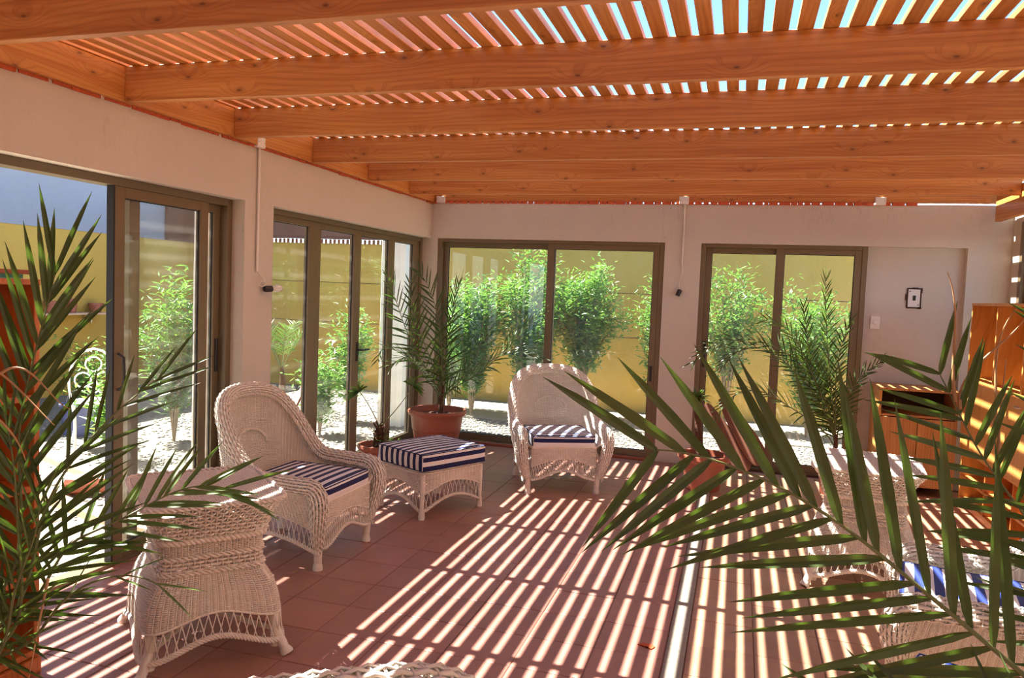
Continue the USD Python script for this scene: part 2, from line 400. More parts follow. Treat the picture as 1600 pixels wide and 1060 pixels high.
def lattice(top, bot, n, r=0.003, normal_push=0.003, over=1.0):
    """Crossing sticks between two curves given as functions of u in [0, 1]."""
    k = np.arange(n)
    items = []
    for sgn in (1, -1):
        ua = (k + 0.5) / n
        ub = np.clip(ua + sgn * over / n, 0, 1)
        A, B = top(ua), bot(ub)
        t = np.linspace(0, 1, 4)
        P = A[:, None] * (1 - t)[None, :, None] + B[:, None] * t[None, :, None]
        D = unit(B - A)
        H = unit(np.cross(D, np.tile([0, 0, 1.0], (n, 1))) + 1e-6)
        P = P + sgn * normal_push * H[:, None]
        items.append(strands(P, np.broadcast_to(H[:, None], P.shape), r, r, 4))
    return join(items)


def turned_leg(a, b, r0=0.021, foot=0.027):
    """A wound leg between two points that swells to a foot."""
    a, b = np.asarray(a, float), np.asarray(b, float)
    t = np.linspace(0, 1, 26)
    r = r0 - 0.003 * t + 0.0016 * (np.arange(26) % 2)
    r = np.where(t > 0.72, r0 - 0.004 + (foot - r0 + 0.004) * np.sin((t - 0.72) / 0.28 * np.pi * 0.62), r)
    return tube(a + (b - a) * t[:, None], r, 10)


def cushion_mesh(w, d, h, puff=0.012, n=14):
    """A boxed cushion centred on x, y with its underside at z = 0; uv.x = distance across the stripes, unfolded over the long edges."""
    V, F, UV, off = [], [], [], 0
    t = np.linspace(-1, 1, n)
    A, B = np.meshgrid(t, t, indexing="ij")
    sq = lambda q: np.sign(q) * np.abs(q) ** 0.92
    faces = [("top", lambda: (A * w / 2, B * d / 2, np.full_like(A, h) + puff * (1 - A ** 4) * (1 - B ** 4)), lambda x, y, z: y),
             ("bot", lambda: (A * w / 2, -B * d / 2, np.zeros_like(A)), lambda x, y, z: y),
             ("front", lambda: (A * w / 2, np.full_like(A, -d / 2) - puff * 0.6 * (1 - B ** 2) * (1 - A ** 6), (B + 1) / 2 * h), lambda x, y, z: -d / 2 - (h - z)),
             ("back", lambda: (-A * w / 2, np.full_like(A, d / 2) + puff * 0.6 * (1 - B ** 2) * (1 - A ** 6), (B + 1) / 2 * h), lambda x, y, z: d / 2 + (h - z)),
             ("right", lambda: (np.full_like(A, w / 2) + puff * 0.6 * (1 - B ** 2) * (1 - A ** 6), A * d / 2, (B + 1) / 2 * h), lambda x, y, z: y),
             ("left", lambda: (np.full_like(A, -w / 2) - puff * 0.6 * (1 - B ** 2) * (1 - A ** 6), -A * d / 2, (B + 1) / 2 * h), lambda x, y, z: y)]
    for name, pos, uvx in faces:
        x, y, z = pos()
        rc = 0.02
        fx, fy = np.maximum(np.abs(x) - (w / 2 - rc), 0) / rc, np.maximum(np.abs(y) - (d / 2 - rc), 0) / rc
        shrink = 1 - 0.012 * np.clip(fx * fy, 0, 1)
        uv = np.stack([uvx(x, y, z), z], -1).reshape(-1, 2)
        V.append(np.stack([x * shrink, y * shrink, z], -1).reshape(-1, 3))
        F.append(grid_faces(n, n) + off)
        UV.append(uv)
        off += n * n
    return np.vstack(V), np.vstack(F), np.vstack(UV)


# ------------------------------------------------------------------ the setting
HW, WT, RW = 2.505, 2.135, 5.36  # wall height, opening height, inner face of the right wall
YF = -9.4

base = thing("floor", "red and tan terracotta tile floor divided by a concrete strip", kind="structure")
part("mortar_bed", box(-0.2, RW, YF, 0.1, -0.12, -0.004), "grout", base)
part("concrete_strip", box(2.912, 2.998, YF, 0.0, -0.01, 0.004, 0.004), "concrete", base, label="grey concrete strip between red and tan tiles")


def project(p):
    d = np.asarray(p) - CAM_POS
    return 800 + FPX * (d @ _r) / (d @ _f), 530 - FPX * (d @ _u) / (d @ _f), d @ _f


tiles = []
for x0, x1, n in ((-0.2, 2.908, 10), (3.002, RW, 8)):
    w = (x1 - x0) / n
    for i in range(n):
        for j in range(int(-YF / 0.3015) + 1):
            y1 = 0.045 - j * 0.3015 + (0.0 if x0 < 1 else -0.11)
            if y1 < YF + 0.3:
                continue
            cx, cy = x0 + (i + 0.5) * w, y1 - 0.15
            px, py, dp = project((cx, cy, 0))
            seen = dp > 0.3 and -60 < px < 1660 and py < 1100
            tiles.append((0 if seen else 1, dp, x0 + i * w, x0 + (i + 1) * w, y1 - 0.3015, y1, x0 < 1))
tiles.sort()


def tile_mesh(x0, x1, y0, y1, h):
    g, c = 0.0019, 0.003
    o = np.array([[x0 + g, y0 + g], [x1 - g, y0 + g], [x1 - g, y1 - g], [x0 + g, y1 - g]])
    i = o + np.array([[c, c], [-c, c], [-c, -c], [c, -c]])
    V = np.vstack([np.c_[i, np.full(4, h)], np.c_[o, np.full(4, h - 0.0022)], np.c_[o, np.full(4, -0.02)]])
    F = [[0, 1, 2], [0, 2, 3]]
    for a in range(4):
        b = (a + 1) % 4
        F += [[4 + a, 4 + b, b], [4 + a, b, a], [8 + a, 8 + b, 4 + b], [8 + a, 4 + b, 4 + a]]
    return V, np.array(F)


rest = {True: [], False: []}
for k, (_, _, x0, x1, y0, y1, red) in enumerate(tiles):
    me = tile_mesh(x0, x1, y0, y1, rng.uniform(-0.0012, 0.0012))
    if k < 300:
        part("tile", me, "tile" if red else "tile2", base)
    else:
        rest[red].append(me)
for red, name in ((True, "red_tile_field"), (False, "tan_tile_field")):
    if rest[red]:
        part(name, rest[red], "tile" if red else "tile2", base, kind="stuff")

# walls
wl = thing("wall_left", "white plastered wall with two wide glazed openings", kind="structure")
part("wall_panel", [box(-0.2, 0, YF, -5.6, 0, HW), box(-0.2, 0, -5.6, 0.0, WT, HW), box(-0.2, 0, -3.184, -2.86, 0, WT)], "plaster", wl)
wb = thing("wall_back", "white plastered back wall with two windows and a shallow recess", kind="structure")
part("wall_panel", [box(-0.2, 0.075, 0, 0.2, 0, WT), box(2.428, 2.77, 0, 0.2, 0, WT), box(5.027, RW + 0.2, 0, 0.2, 0, WT), box(-0.2, RW + 0.2, 0, 0.2, WT, HW)], "plaster", wb)
part("recess_panel", box(4.232, 5.027, 0.07, 0.2, 0, WT), "plaster", wb, label="plain plastered recess beside the window")
wr = thing("wall_right", "white plastered wall with a window near the corner", kind="structure")
part("wall_panel", [box(RW, RW + 0.2, -0.2, 0.0, 0, HW), box(RW, RW + 0.2, YF, -0.2, 2.35, HW), box(RW, RW + 0.2, YF, -0.2, 0, 0.75), box(RW, RW + 0.2, YF, -3.2, 0.75, 2.35)], "plaster", wr)
wf = thing("wall_front", "white plastered wall behind the viewer", kind="structure")
part("wall_panel", box(-0.2, RW + 0.2, YF - 0.2, YF, 0, 2.72), "plaster", wf)

# rough mortar and foam along the wall tops
mo = []
y = -7.4
while y < -0.02:
    L = rng.uniform(0.05, 0.22)
    mo.append(box(-0.08, 0.004 + rng.uniform(0, 0.01), y, y + L, HW - 0.012 + rng.uniform(-0.004, 0.004), HW + rng.uniform(0.004, 0.012)))
    y += L * rng.uniform(0.95, 1.2)
part("mortar_joint", mo, "mortar", wl, label="ragged red mortar along the wall top")
mo = []
x = 0.0
while x < 4.6:
    L = rng.uniform(0.02, 0.10)
    mo.append(box(x, x + L, -0.004 - rng.uniform(0, 0.008), 0.05, HW - 0.008, HW + 0.02))
    x += L + rng.uniform(0.006, 0.02)
part("mortar_joint", mo, "mortar", wb, label="ragged red mortar with pinholes of daylight")

# the pergola roof
ZB, ZS = 2.508, 2.688
ce = thing("ceiling", "orange pine pergola roof of beams and spaced slats", kind="structure")
BEAMS = [-7.98, -7.05, -6.12, -5.19, -4.2576, -3.3556, -2.4279, -1.5295, -0.6666]
for yb in BEAMS:
    o = rng.uniform(-0.002, 0.002)
    part("beam", box(0.036, 5.2, yb + o, yb + 0.044 + o, ZB, ZS, 0.002), "beam", ce)
    part("outer_beam", box(-1.385, -0.012, yb + o, yb + 0.044 + o, ZB, ZS, 0.002), "beam", ce)
part("wall_plate", box(-0.2, RW, 0.004, 0.05, HW + 0.018, ZS, 0.002), "beam", ce)
part("rim_board", box(-0.012, 0.035, YF, 0.0, HW + 0.003, ZS, 0.002), "rim", ce)
part("fascia_board", box(-1.43, -1.385, YF, 0.1, ZB - 0.01, ZS + 0.02, 0.002), "rim", ce)
part("rim_board", box(5.2, 5.245, YF, -0.05, 2.36, 2.60, 0.002), "rim", ce, label="right rim board set lower than the slats")
x = 0.0436 - 0.095 * 15
GAP, PITCH_S = 0.035, 0.095
k = 0
while x < RW - 0.02:
    a, b = x + GAP + rng.uniform(-0.003, 0.003), x + PITCH_S + rng.uniform(-0.003, 0.003)
    part("slat", box(a, b, YF, 0.12, ZS, ZS + 0.029 + rng.uniform(-0.002, 0.002), 0.0012), "slat", ce)
    x += PITCH_S


# glazing. axis 'x': a wall at x = 0 whose outside lies towards -x; axis 'y': a wall at y = 0 whose outside lies towards +y; axis 'r': the right wall
def gbox(axis, u0, u1, z0, z1, d0, d1, c=0.002):
    if axis == "x":
        return box(-d1, -d0, u0, u1, z0, z1, c)
    if axis == "r":
        return box(RW + d0, RW + d1, u0, u1, z0, z1, c)
    return box(u0, u1, d0, d1, z0, z1, c)


def frame(axis, u0, u1, z0, z1, d0, d1, w=0.045, wt=None, wb=None):
    wt, wb = wt or w, wb or w
    return [gbox(axis, u0, u0 + w, z0, z1, d0, d1), gbox(axis, u1 - w, u1, z0, z1, d0, d1), gbox(axis, u0 + w, u1 - w, z1 - wt, z1, d0, d1), gbox(axis, u0 + w, u1 - w, z0, z0 + wb, d0, d1)]


def sash(t, axis, u0, u1, z0, z1, d0, d1, wl_=0.06, wr_=0.06, wt=0.05, wb=0.07):
    s = thing("sash", parent=t)
    bars = [gbox(axis, u0, u0 + wl_, z0, z1, d0, d1), gbox(axis, u1 - wr_, u1, z0, z1, d0, d1), gbox(axis, u0 + wl_, u1 - wr_, z1 - wt, z1, d0, d1), gbox(axis, u0 + wl_, u1 - wr_, z0, z0 + wb, d0, d1)]
    part("sash_frame", bars, "alu", s)
    dm = (d0 + d1) / 2
    part("glass_pane", gbox(axis, u0 + wl_ - 0.004, u1 - wr_ + 0.004, z0 + wb - 0.004, z1 - wt + 0.004, dm - 0.0025, dm + 0.0025, 0), "glass", s)
    g = 0.006
    part("gasket", frame(axis, u0 + wl_ - 0.001, u1 - wr_ + 0.001, z0 + wb - 0.001, z1 - wt + 0.001, dm - 0.006, dm + 0.006, g), "gasket", s)
    return s


d1 = thing("door_1", "bronze aluminium sliding glass door at the left, part open", kind="structure")
part("frame", frame("x", -5.6, -3.184, 0.0, WT, 0.095, 0.2, 0.05, 0.045, 0.022), "alu", d1)
part("edge_gasket", box(-0.142, -0.098, -4.19, -4.178, 0.022, WT - 0.045), "gasket", d1)
s = sash(d1, "x", -4.18, -3.415, 0.022, WT - 0.045, 0.10, 0.14, 0.075, 0.07, 0.06, 0.08)
part("handle", [tube([(-0.095, -4.15, 0.98), (-0.06, -4.15, 1.0), (-0.055, -4.15, 1.06), (-0.06, -4.15, 1.16), (-0.095, -4.15, 1.18)], 0.008, 8)], "black", s, smooth=True)
s = sash(d1, "x", -4.02, -3.234, 0.022, WT - 0.045, 0.15, 0.19, 0.08, 0.06, 0.05, 0.07)
part("latch", [box(-0.15, -0.135, -3.275, -3.255, 1.0, 1.22, 0.003)], "black", s)
d2 = thing("door_2", "bronze aluminium glazed door and fixed lights in the left corner", kind="structure")
part("frame", frame("x", -2.86, -0.002, 0.0, WT, 0.095, 0.2, 0.05, 0.04, 0.03), "alu", d2)
for a, b, w0, w1 in ((-2.81, -2.10, 0.04, 0.10), (-2.10, -1.40, 0.07, 0.06), (-1.40, -0.70, 0.06, 0.06), (-0.70, -0.05, 0.055, 0.13)):
    s = sash(d2, "x", a, b, 0.03, WT - 0.04, 0.11, 0.16, w0, w1, 0.045, 0.06)
    if a == -1.40:
        part("handle", [tube([(-0.11, -1.375, 1.03), (-0.06, -1.375, 1.03), (-0.055, -1.36, 1.03), (-0.055, -1.25, 1.032)], 0.0085, 8), box(-0.112, -0.104, -1.395, -1.355, 0.93, 1.1, 0.002)], "black", s, smooth=30)
w1 = thing("window_1", "wide bronze sliding window in the back wall behind the white armchair", kind="structure")
part("frame", frame("y", 0.075, 2.428, 0.0, WT, 0.012, 0.12, 0.045, 0.035, 0.03), "alu", w1)
sash(w1, "y", 0.12, 1.335, 0.03, WT - 0.035, 0.07, 0.11, 0.055, 0.06, 0.05, 0.06)
s = sash(w1, "y", 1.262, 2.383, 0.03, WT - 0.035, 0.02, 0.06, 0.07, 0.06, 0.05, 0.06)
part("latch", box(2.335, 2.36, 0.008, 0.022, 0.78, 0.93, 0.003), "black", s)
part("threshold", box(0.08, 2.42, -0.03, 0.011, 0.0, 0.026, 0.003), "redwood", w1, label="orange wooden threshold strip")
w2 = thing("window_2", "narrower bronze sliding window in the back wall beside the recess", kind="structure")
part("frame", frame("y", 2.77, 4.232, 0.0, WT, 0.012, 0.12, 0.045, 0.035, 0.03), "alu", w2)
sash(w2, "y", 2.815, 3.52, 0.03, WT - 0.035, 0.07, 0.11, 0.055, 0.06, 0.05, 0.06)
s = sash(w2, "y", 3.45, 4.187, 0.03, WT - 0.035, 0.02, 0.06, 0.075, 0.06, 0.05, 0.06)
part("latch", box(2.835, 2.86, 0.055, 0.07, 0.95, 1.2, 0.003), "black", w2)
w3 = thing("window_3", "dark bronze window in the right wall behind the bookcase", kind="structure")
part("frame", frame("r", -3.2, -0.2, 0.75, 2.35, 0.0, 0.12, 0.06), "alu", w3)
for a, b in ((-3.14, -1.7), (-1.7, -0.26)):
    sash(w3, "r", a, b, 0.81, 2.29, 0.04, 0.08)
# ------------------------------------------------------------------ the garden outside
def at(px, py, x=None, y=None, z=None):
    """The point of the place that stands behind a pixel of the 1600 x 1060 frame, on the plane x, y or z."""
    d = _f + _r * (px - 800) / FPX - _u * (py - 530) / FPX
    k, v = (0, x) if x is not None else (1, y) if y is not None else (2, z)
    return CAM_POS + d * ((v - CAM_POS[k]) / d[k])


gd = thing("garden_ground", "pale gravel garden ground outside the glass", kind="structure")
part("gravel_bed", [box(-5.6, -0.2, -14, 3.3, -0.2, -0.02), box(-0.2, 9, 0.2, 3.3, -0.2, -0.02), box(RW + 0.2, 9, -14, 0.2, -0.2, -0.02)], "gravel", gd)
pv = []
for i in range(14):
    for j in range(3):
        pv.append(box(-1.2 + i * 0.6, -1.2 + i * 0.6 + 0.592, 1.62 + j * 0.45, 1.62 + j * 0.45 + 0.442, -0.05, rng.uniform(-0.002, 0.003), 0.006))
for q in pv:
    part("paving_slab", q, "paving", gd)
pv = []
for i in range(3):
    for j in range(9):
        pv.append(box(-1.42 + i * 0.4, -1.42 + i * 0.4 + 0.388, -7.2 + j * 0.4, -7.2 + j * 0.4 + 0.388, -0.06, rng.uniform(-0.004, 0.002), 0.006))
for q in pv:
    part("paving_slab", q, "paving", gd)
pb = UsdGeom.PointInstancer.Define(stage, "/World/garden_ground/pebbles")
protos = []
for i in range(3):
    m = trimesh.creation.icosphere(1, 1.0)
    v = np.asarray(m.vertices) * (0.75 + 0.5 * meshkit.noise(np.asarray(m.vertices) * 1.4 + 9 * i)[:, None]) * [1, 0.8, 0.55]
    protos.append(usdkit.mesh(stage, f"/World/garden_ground/pebbles/stone_{i:03d}", (v, np.asarray(m.faces)), M["pebble"], smooth=True).GetPath())
n = 9000
pos = np.concatenate([np.c_[rng.uniform(-4.5, -0.3, 4500), rng.uniform(-6.5, 3.2, 4500)], np.c_[rng.uniform(-0.5, 5.0, 4500), rng.uniform(0.25, 1.6, 4500)]])
sc_ = rng.uniform(0.008, 0.024, n)
pb.CreatePrototypesRel().SetTargets(protos)
pb.CreateProtoIndicesAttr(Vt.IntArray.FromNumpy(rng.integers(0, 3, n).astype(np.int32)))
pb.CreatePositionsAttr(Vt.Vec3fArray.FromNumpy(np.c_[pos, np.full(n, -0.016)].astype(np.float32)))
pb.CreateScalesAttr(Vt.Vec3fArray.FromNumpy(np.repeat(sc_[:, None], 3, 1).astype(np.float32)))
a_ = rng.uniform(0, np.pi, n)
pb.CreateOrientationsAttr(Vt.QuathArray([Gf.Quath(float(math.cos(q)), 0, 0, float(math.sin(q))) for q in a_]))
tag(pb, kind="stuff")

gw = thing("garden_wall", "ochre plastered garden wall behind the shrubs", kind="structure")
part("wall_panel", [box(-5.6, -0.95, 3.25, 3.45, -0.1, 2.25), box(-0.95, 9, 3.25, 3.45, -0.1, 2.78)], "yellow", gw)
part("block_joint", [box(-5.5, 9, 3.247, 3.252, 1.02 + q * 0.62, 1.028 + q * 0.62) for q in range(2)], "trunk", gw)
gl = thing("garden_wall", "left garden wall, ochre below and grey blue above", kind="structure")
part("lower_wall", box(-5.7, -5.5, -14, 3.45, -0.1, 2.2), "yellow", gl)
part("upper_wall", box(-5.72, -5.49, -14, 3.45, 2.2, 4.2), "greyblue", gl, label="grey blue upper wall")
le = thing("lean_to_roof", "dark brown lean-to roof edge on the ochre garden wall", "roof")
part("fascia", box(-5.48, -0.95, 3.12, 3.18, 2.312, 2.78, 0.004), "darkwood", le)
part("soffit", box(-5.48, -0.95, 3.18, 3.5, 2.74, 2.78), "darkwood", le)
part("side_fascia", box(-5.48, -5.42, 2.45, 3.12, 2.2, 2.78, 0.004), "darkwood", le)
part("spacer_row", [box(-5.4 + 0.075 * q, -5.4 + 0.075 * q + 0.032, 3.26, 3.28, 2.25, 2.315) for q in range(59)], "redwood", le)

for i, (px, py, yy, w) in enumerate(((622, 600, 0.78, 0.30),)):
    part("white_post", box(-0.86, -0.56, 0.6, 0.85, -0.05, 2.9, 0.006), "whitepaint", None, label="white plastered post standing outside the corner door", category="post")
part("white_post", box(-1.06, -0.98, -2.36, -2.06, -0.05, 2.51, 0.004), "whitepaint", None, label="slim white post outside the left sliding door", category="post")


def kerb(pts, label):
    p = resample(np.array(pts), 12)
    d = unit(np.gradient(p, axis=0))
    s = np.cross(d, [0, 0, 1.0])
    prof = [(-0.05, -0.05), (-0.05, 0.03), (-0.035, 0.045), (0.035, 0.045), (0.05, 0.03), (0.05, -0.05)]
    V = np.stack([p + s * a + np.array([0, 0, b]) for a, b in prof], 1).reshape(-1, 3)
    part("stone_kerb", (V, grid_faces(12, 6, False, True)), "kerb", None, label=label, category="kerb")


kerb([(-3.2, -2.05, 0), (-2.27, -2.45, 0), (-1.58, -2.73, 0), (-1.3, -2.75, 0), (-1.12, -2.55, 0)], "far beige kerb edging the gravel outside the sliding door")
kerb([(-2.2, -2.95, 0), (-1.48, -3.3, 0), (-0.73, -3.55, 0), (-0.3, -3.62, 0)], "near beige kerb edging the gravel outside the sliding door")


def leaf_strips(P, D, N, L, W, droop=0.0, fold=0.25, prof=((0, 0.3), (0.18, 0.95), (0.5, 1.0), (0.8, 0.6), (1, 0.04)), grav=(0, 0, -1.0)):
    """Folded lance-shaped leaves: P, D, N (n, 3); returns (n, stations * 3, 3) vertices and the faces of one."""
    P, D, N = (np.asarray(x, float) for x in (P, D, N))
    L, W, droop = (np.broadcast_to(np.asarray(x, float), (len(P),)) for x in (L, W, droop))
    S = unit(np.cross(D, N))
    N = unit(np.cross(S, D))
    out = []
    for q, w in prof:
        c = P + D * (L * q)[:, None] + np.asarray(grav) * (droop * L * q * q)[:, None]
        e = S * (W * w / 2)[:, None]
        out += [c - e, c - N * (W * w * fold)[:, None], c + e]
    V = np.stack(out, 1)
    m = len(prof)
    f = []
    for a in range(m - 1):
        for b in (0, 1):
            i = a * 3 + b
            f += [[i, i + 1, i + 4], [i, i + 4, i + 3]]
    return V, np.array(f)


def leaves_mesh(*a, **k):
    V, f = leaf_strips(*a, **k)
    n, m = V.shape[:2]
    return V.reshape(-1, 3), (f[None] + (np.arange(n) * m)[:, None, None]).reshape(-1, 3)


def shrub(label, loc, h, spread, nleaf, seed, trunk=0.25, group=None, leaf=(0.092, 0.026), name="oleander_shrub", material="oleander", low=0.25):
    g = np.random.default_rng(seed)
    t = thing(name, label, "shrub", loc, 0, group)
    st, tips = [], []
    nst = max(5, int(spread * 26))
    for i in range(nst):
        a, r = i * 2.4 + g.uniform(-0.3, 0.3), spread * math.sqrt((i + 0.5) / nst)
        top = np.array([math.cos(a) * r, math.sin(a) * r * 0.8, h * (1 - 0.32 * (r / spread) ** 2 * g.uniform(0.5, 1.3)) * g.uniform(0.8, 1.0)])
        b = np.array([math.cos(a) * 0.03, math.sin(a) * 0.03, trunk])
        p = spline([[0, 0, 0], b, b * 0.4 + top * 0.6 * [0.9, 0.9, 1] + [0, 0, 0.05 * h], top], 12)
        st.append(tube(p, np.linspace(0.012, 0.003, 12), 5))
        tips.append(p)
    part("stem", st, "branch", t, smooth=True)
    tips = np.array(tips)
    k = g.integers(0, nst, nleaf)
    s = low + (1 - low) * g.uniform(0, 1, nleaf) ** 0.8
    idx = s * 11
    i0 = np.minimum(idx.astype(int), 10)
    w = (idx - i0)[:, None]
    base = tips[k, i0] * (1 - w) + tips[k, i0 + 1] * w
    base = base + g.normal(0, 1, (nleaf, 3)) * (0.03 + 0.055 * s)[:, None]
    tang = unit(tips[k, i0 + 1] - tips[k, i0])
    az = g.uniform(0, 2 * np.pi, nleaf)
    out = np.stack([np.cos(az), np.sin(az), g.uniform(-0.25, 0.5, nleaf)], 1)
    D = unit(tang * g.uniform(0.3, 1.0, nleaf)[:, None] + out)
    N = unit(np.cross(D, np.cross([0, 0, 1.0], D)) + g.normal(0, 0.35, (nleaf, 3)))
    L = leaf[0] * g.uniform(0.7, 1.25, nleaf)
    part("foliage", leaves_mesh(base, D, N, L, leaf[1] * g.uniform(0.8, 1.2, nleaf), 0.25, prof=((0, 0.15), (0.4, 1.0), (1, 0.04))), material, t)
    return t


SHR = [("broad oleander shrub behind the corner palm, leftmost at the back window", (-0.52, 2.05, 0), 1.62, 0.46, 3800),
       ("tall oleander shrub left of the middle stile of the wide back window", (-0.08, 1.70, 0), 2.00, 0.48, 5800),
       ("tallest oleander shrub right behind the middle stile of the wide back window", (0.60, 1.95, 0), 2.2, 0.55, 6800),
       ("round-headed oleander shrub above the white armchair seen through the right pane", (1.24, 2.25, 0), 2.16, 0.62, 6800),
       ("oleander shrub half hidden by the right edge of the wide back window", (2.20, 2.3, 0), 1.95, 0.36, 2600),
       ("sparse oleander shrub in the left pane of the narrow back window", (3.05, 2.3, 0), 2.12, 0.50, 2600),
       ("dense oleander shrub in the right pane of the narrow back window", (4.0, 2.2, 0), 1.98, 0.60, 4200)]
for i, (lb, loc, h, sp, nl) in enumerate(SHR):
    shrub(lb, (loc[0], loc[1], -0.02), h, sp, nl, 40 + i, 0.45 if i in (3, 5) else 0.2, "oleander shrubs along the garden wall", low=0.42 if i in (3, 5) else 0.22)
shrub("low oleander shrub outside the second pane of the corner door", (-1.12, -0.25, -0.02), 1.0, 0.30, 1300, 60)
shrub("leafy oleander shrub outside the handled pane of the corner door", (-1.24, 0.62, -0.02), 1.36, 0.30, 2000, 61)
shrub("big glossy shrub outside the sliding door beside the pier", (-2.2, -1.2, -0.02), 1.72, 0.42, 2400, 62, leaf=(0.11, 0.026))
shrub("bright young plant with long leaves outside the open sliding door", (-2.1, -2.1, -0.02), 0.85, 0.26, 420, 63, leaf=(0.13, 0.03), name="young_plant")
shrub("bluish leafy plant against the ochre wall beyond the left bookcase", (-3.6, -0.9, -0.02), 1.0, 0.34, 900, 64, leaf=(0.07, 0.02), name="leafy_plant")

ws = thing("wall_shelf", "grey plank shelf on the ochre wall carrying clay pots", "shelf", (-5.5, 0.65, 1.07))
part("plank", box(0, 0.22, -0.55, 0.5, 0, 0.025, 0.004), "kerb", ws)
part("bracket", box(0, 0.16, -0.3, -0.27, -0.12, 0, 0.003), "metal", ws)
part("bracket", box(0, 0.16, 0.25, 0.28, -0.12, 0, 0.003), "metal", ws)
for q, (yy, r, h, lb) in enumerate(((0.30, 0.085, 0.16, "clay pot at the left end of the outdoor wall shelf"), (0.62, 0.07, 0.19, "taller clay pot in the middle of the outdoor wall shelf"), (1.02, 0.09, 0.13, "squat clay pot at the right end of the outdoor wall shelf"))):
    t = thing("clay_pot", lb, "pot", (-5.38, yy, 1.095), 0, "clay pots on the outdoor shelf")
    part("body", lathe([(0, 0), (r * 0.7, 0), (r, h * 0.8), (r, h * 0.82)], 16), "pot", t, smooth=30)
    part("rim", lathe([(r, h * 0.8), (r * 1.12, h * 0.8), (r * 1.12, h), (r * 0.95, h), (r * 0.85, h * 0.6), (0, h * 0.6)], 16), "pot", t, smooth=30)
t = thing("log", "short weathered reddish log lying on the gravel outside the open door", "log", (-1.33, -3.02, 0.06), 0.5)
pts = np.stack([np.linspace(-0.22, 0.22, 9), np.zeros(9), np.zeros(9)], 1)
v, f = tube(pts, 0.075, 14)
part("bark", (v + (meshkit.noise(v * 30)[:, None] - 0.5) * 0.03, f), "redwood", t)
part("cut_end", lathe([(0, 0.0), (0.06, 0.0)], 14), "kerb", t) if False else None
t = thing("garden_chair", "white scrolled iron garden chair on the gravel beyond the door", "chair", (-2.62, -1.75, -0.02), 0.9)
sw = []
for s_ in (-1, 1):
    sw.append(tube(spline([(s_ * 0.2, -0.2, 0), (s_ * 0.19, -0.18, 0.22), (s_ * 0.2, -0.17, 0.43)], 8), 0.011, 6))
    sw.append(tube(spline([(s_ * 0.2, 0.22, 0), (s_ * 0.19, 0.18, 0.43), (s_ * 0.2, 0.2, 0.7), (s_ * 0.1, 0.22, 0.88), (0, 0.225, 0.92)], 14), 0.011, 6))
part("frame", sw, "whitepaint", t, smooth=True)
part("seat", lathe([(0, 0.43), (0.21, 0.43), (0.22, 0.44), (0.21, 0.45), (0, 0.45)], 20), "whitepaint", t, smooth=30)
part("scroll", [tube(np.array([(cx + r * math.cos(q), 0.21, cz + r * math.sin(q)) for q in np.linspace(0, 2 * np.pi, 20)]), 0.008, 5) for cx, cz, r in ((-0.09, 0.62, 0.07), (0.09, 0.62, 0.07), (0, 0.77, 0.07), (0, 0.54, 0.05))], "whitepaint", t, smooth=True)
t = thing("bucket", "dark turquoise bucket on the gravel beyond the left bookcase", "bucket", (-3.25, -1.35, -0.02))
part("body", lathe([(0, 0), (0.13, 0), (0.16, 0.3), (0.17, 0.3), (0.17, 0.32), (0.15, 0.32), (0.12, 0.05), (0, 0.05)], 20), "bluegrey", t, smooth=30)
part("handle", tube(np.array([(0.165 * math.cos(q), 0.02, 0.31 + 0.14 * math.sin(q)) for q in np.linspace(0, np.pi, 14)]), 0.005, 5), "metal", t, smooth=True)
a, b = at(478, 598, x=-0.55), at(455, 645, x=-0.55)
d = unit(b - a)
foot = a + d * ((0.0 - a[2]) / d[2])
part("wooden_stake", moved(box(-0.025, 0.025, -0.012, 0.012, 0, np.linalg.norm(foot - a), 0.003), foot, ry=0, rx=math.atan2(-(a - foot)[1], (a - foot)[2])), "redwood", None, label="reddish wooden stake leaning outside the corner door behind the armchair", category="stake")


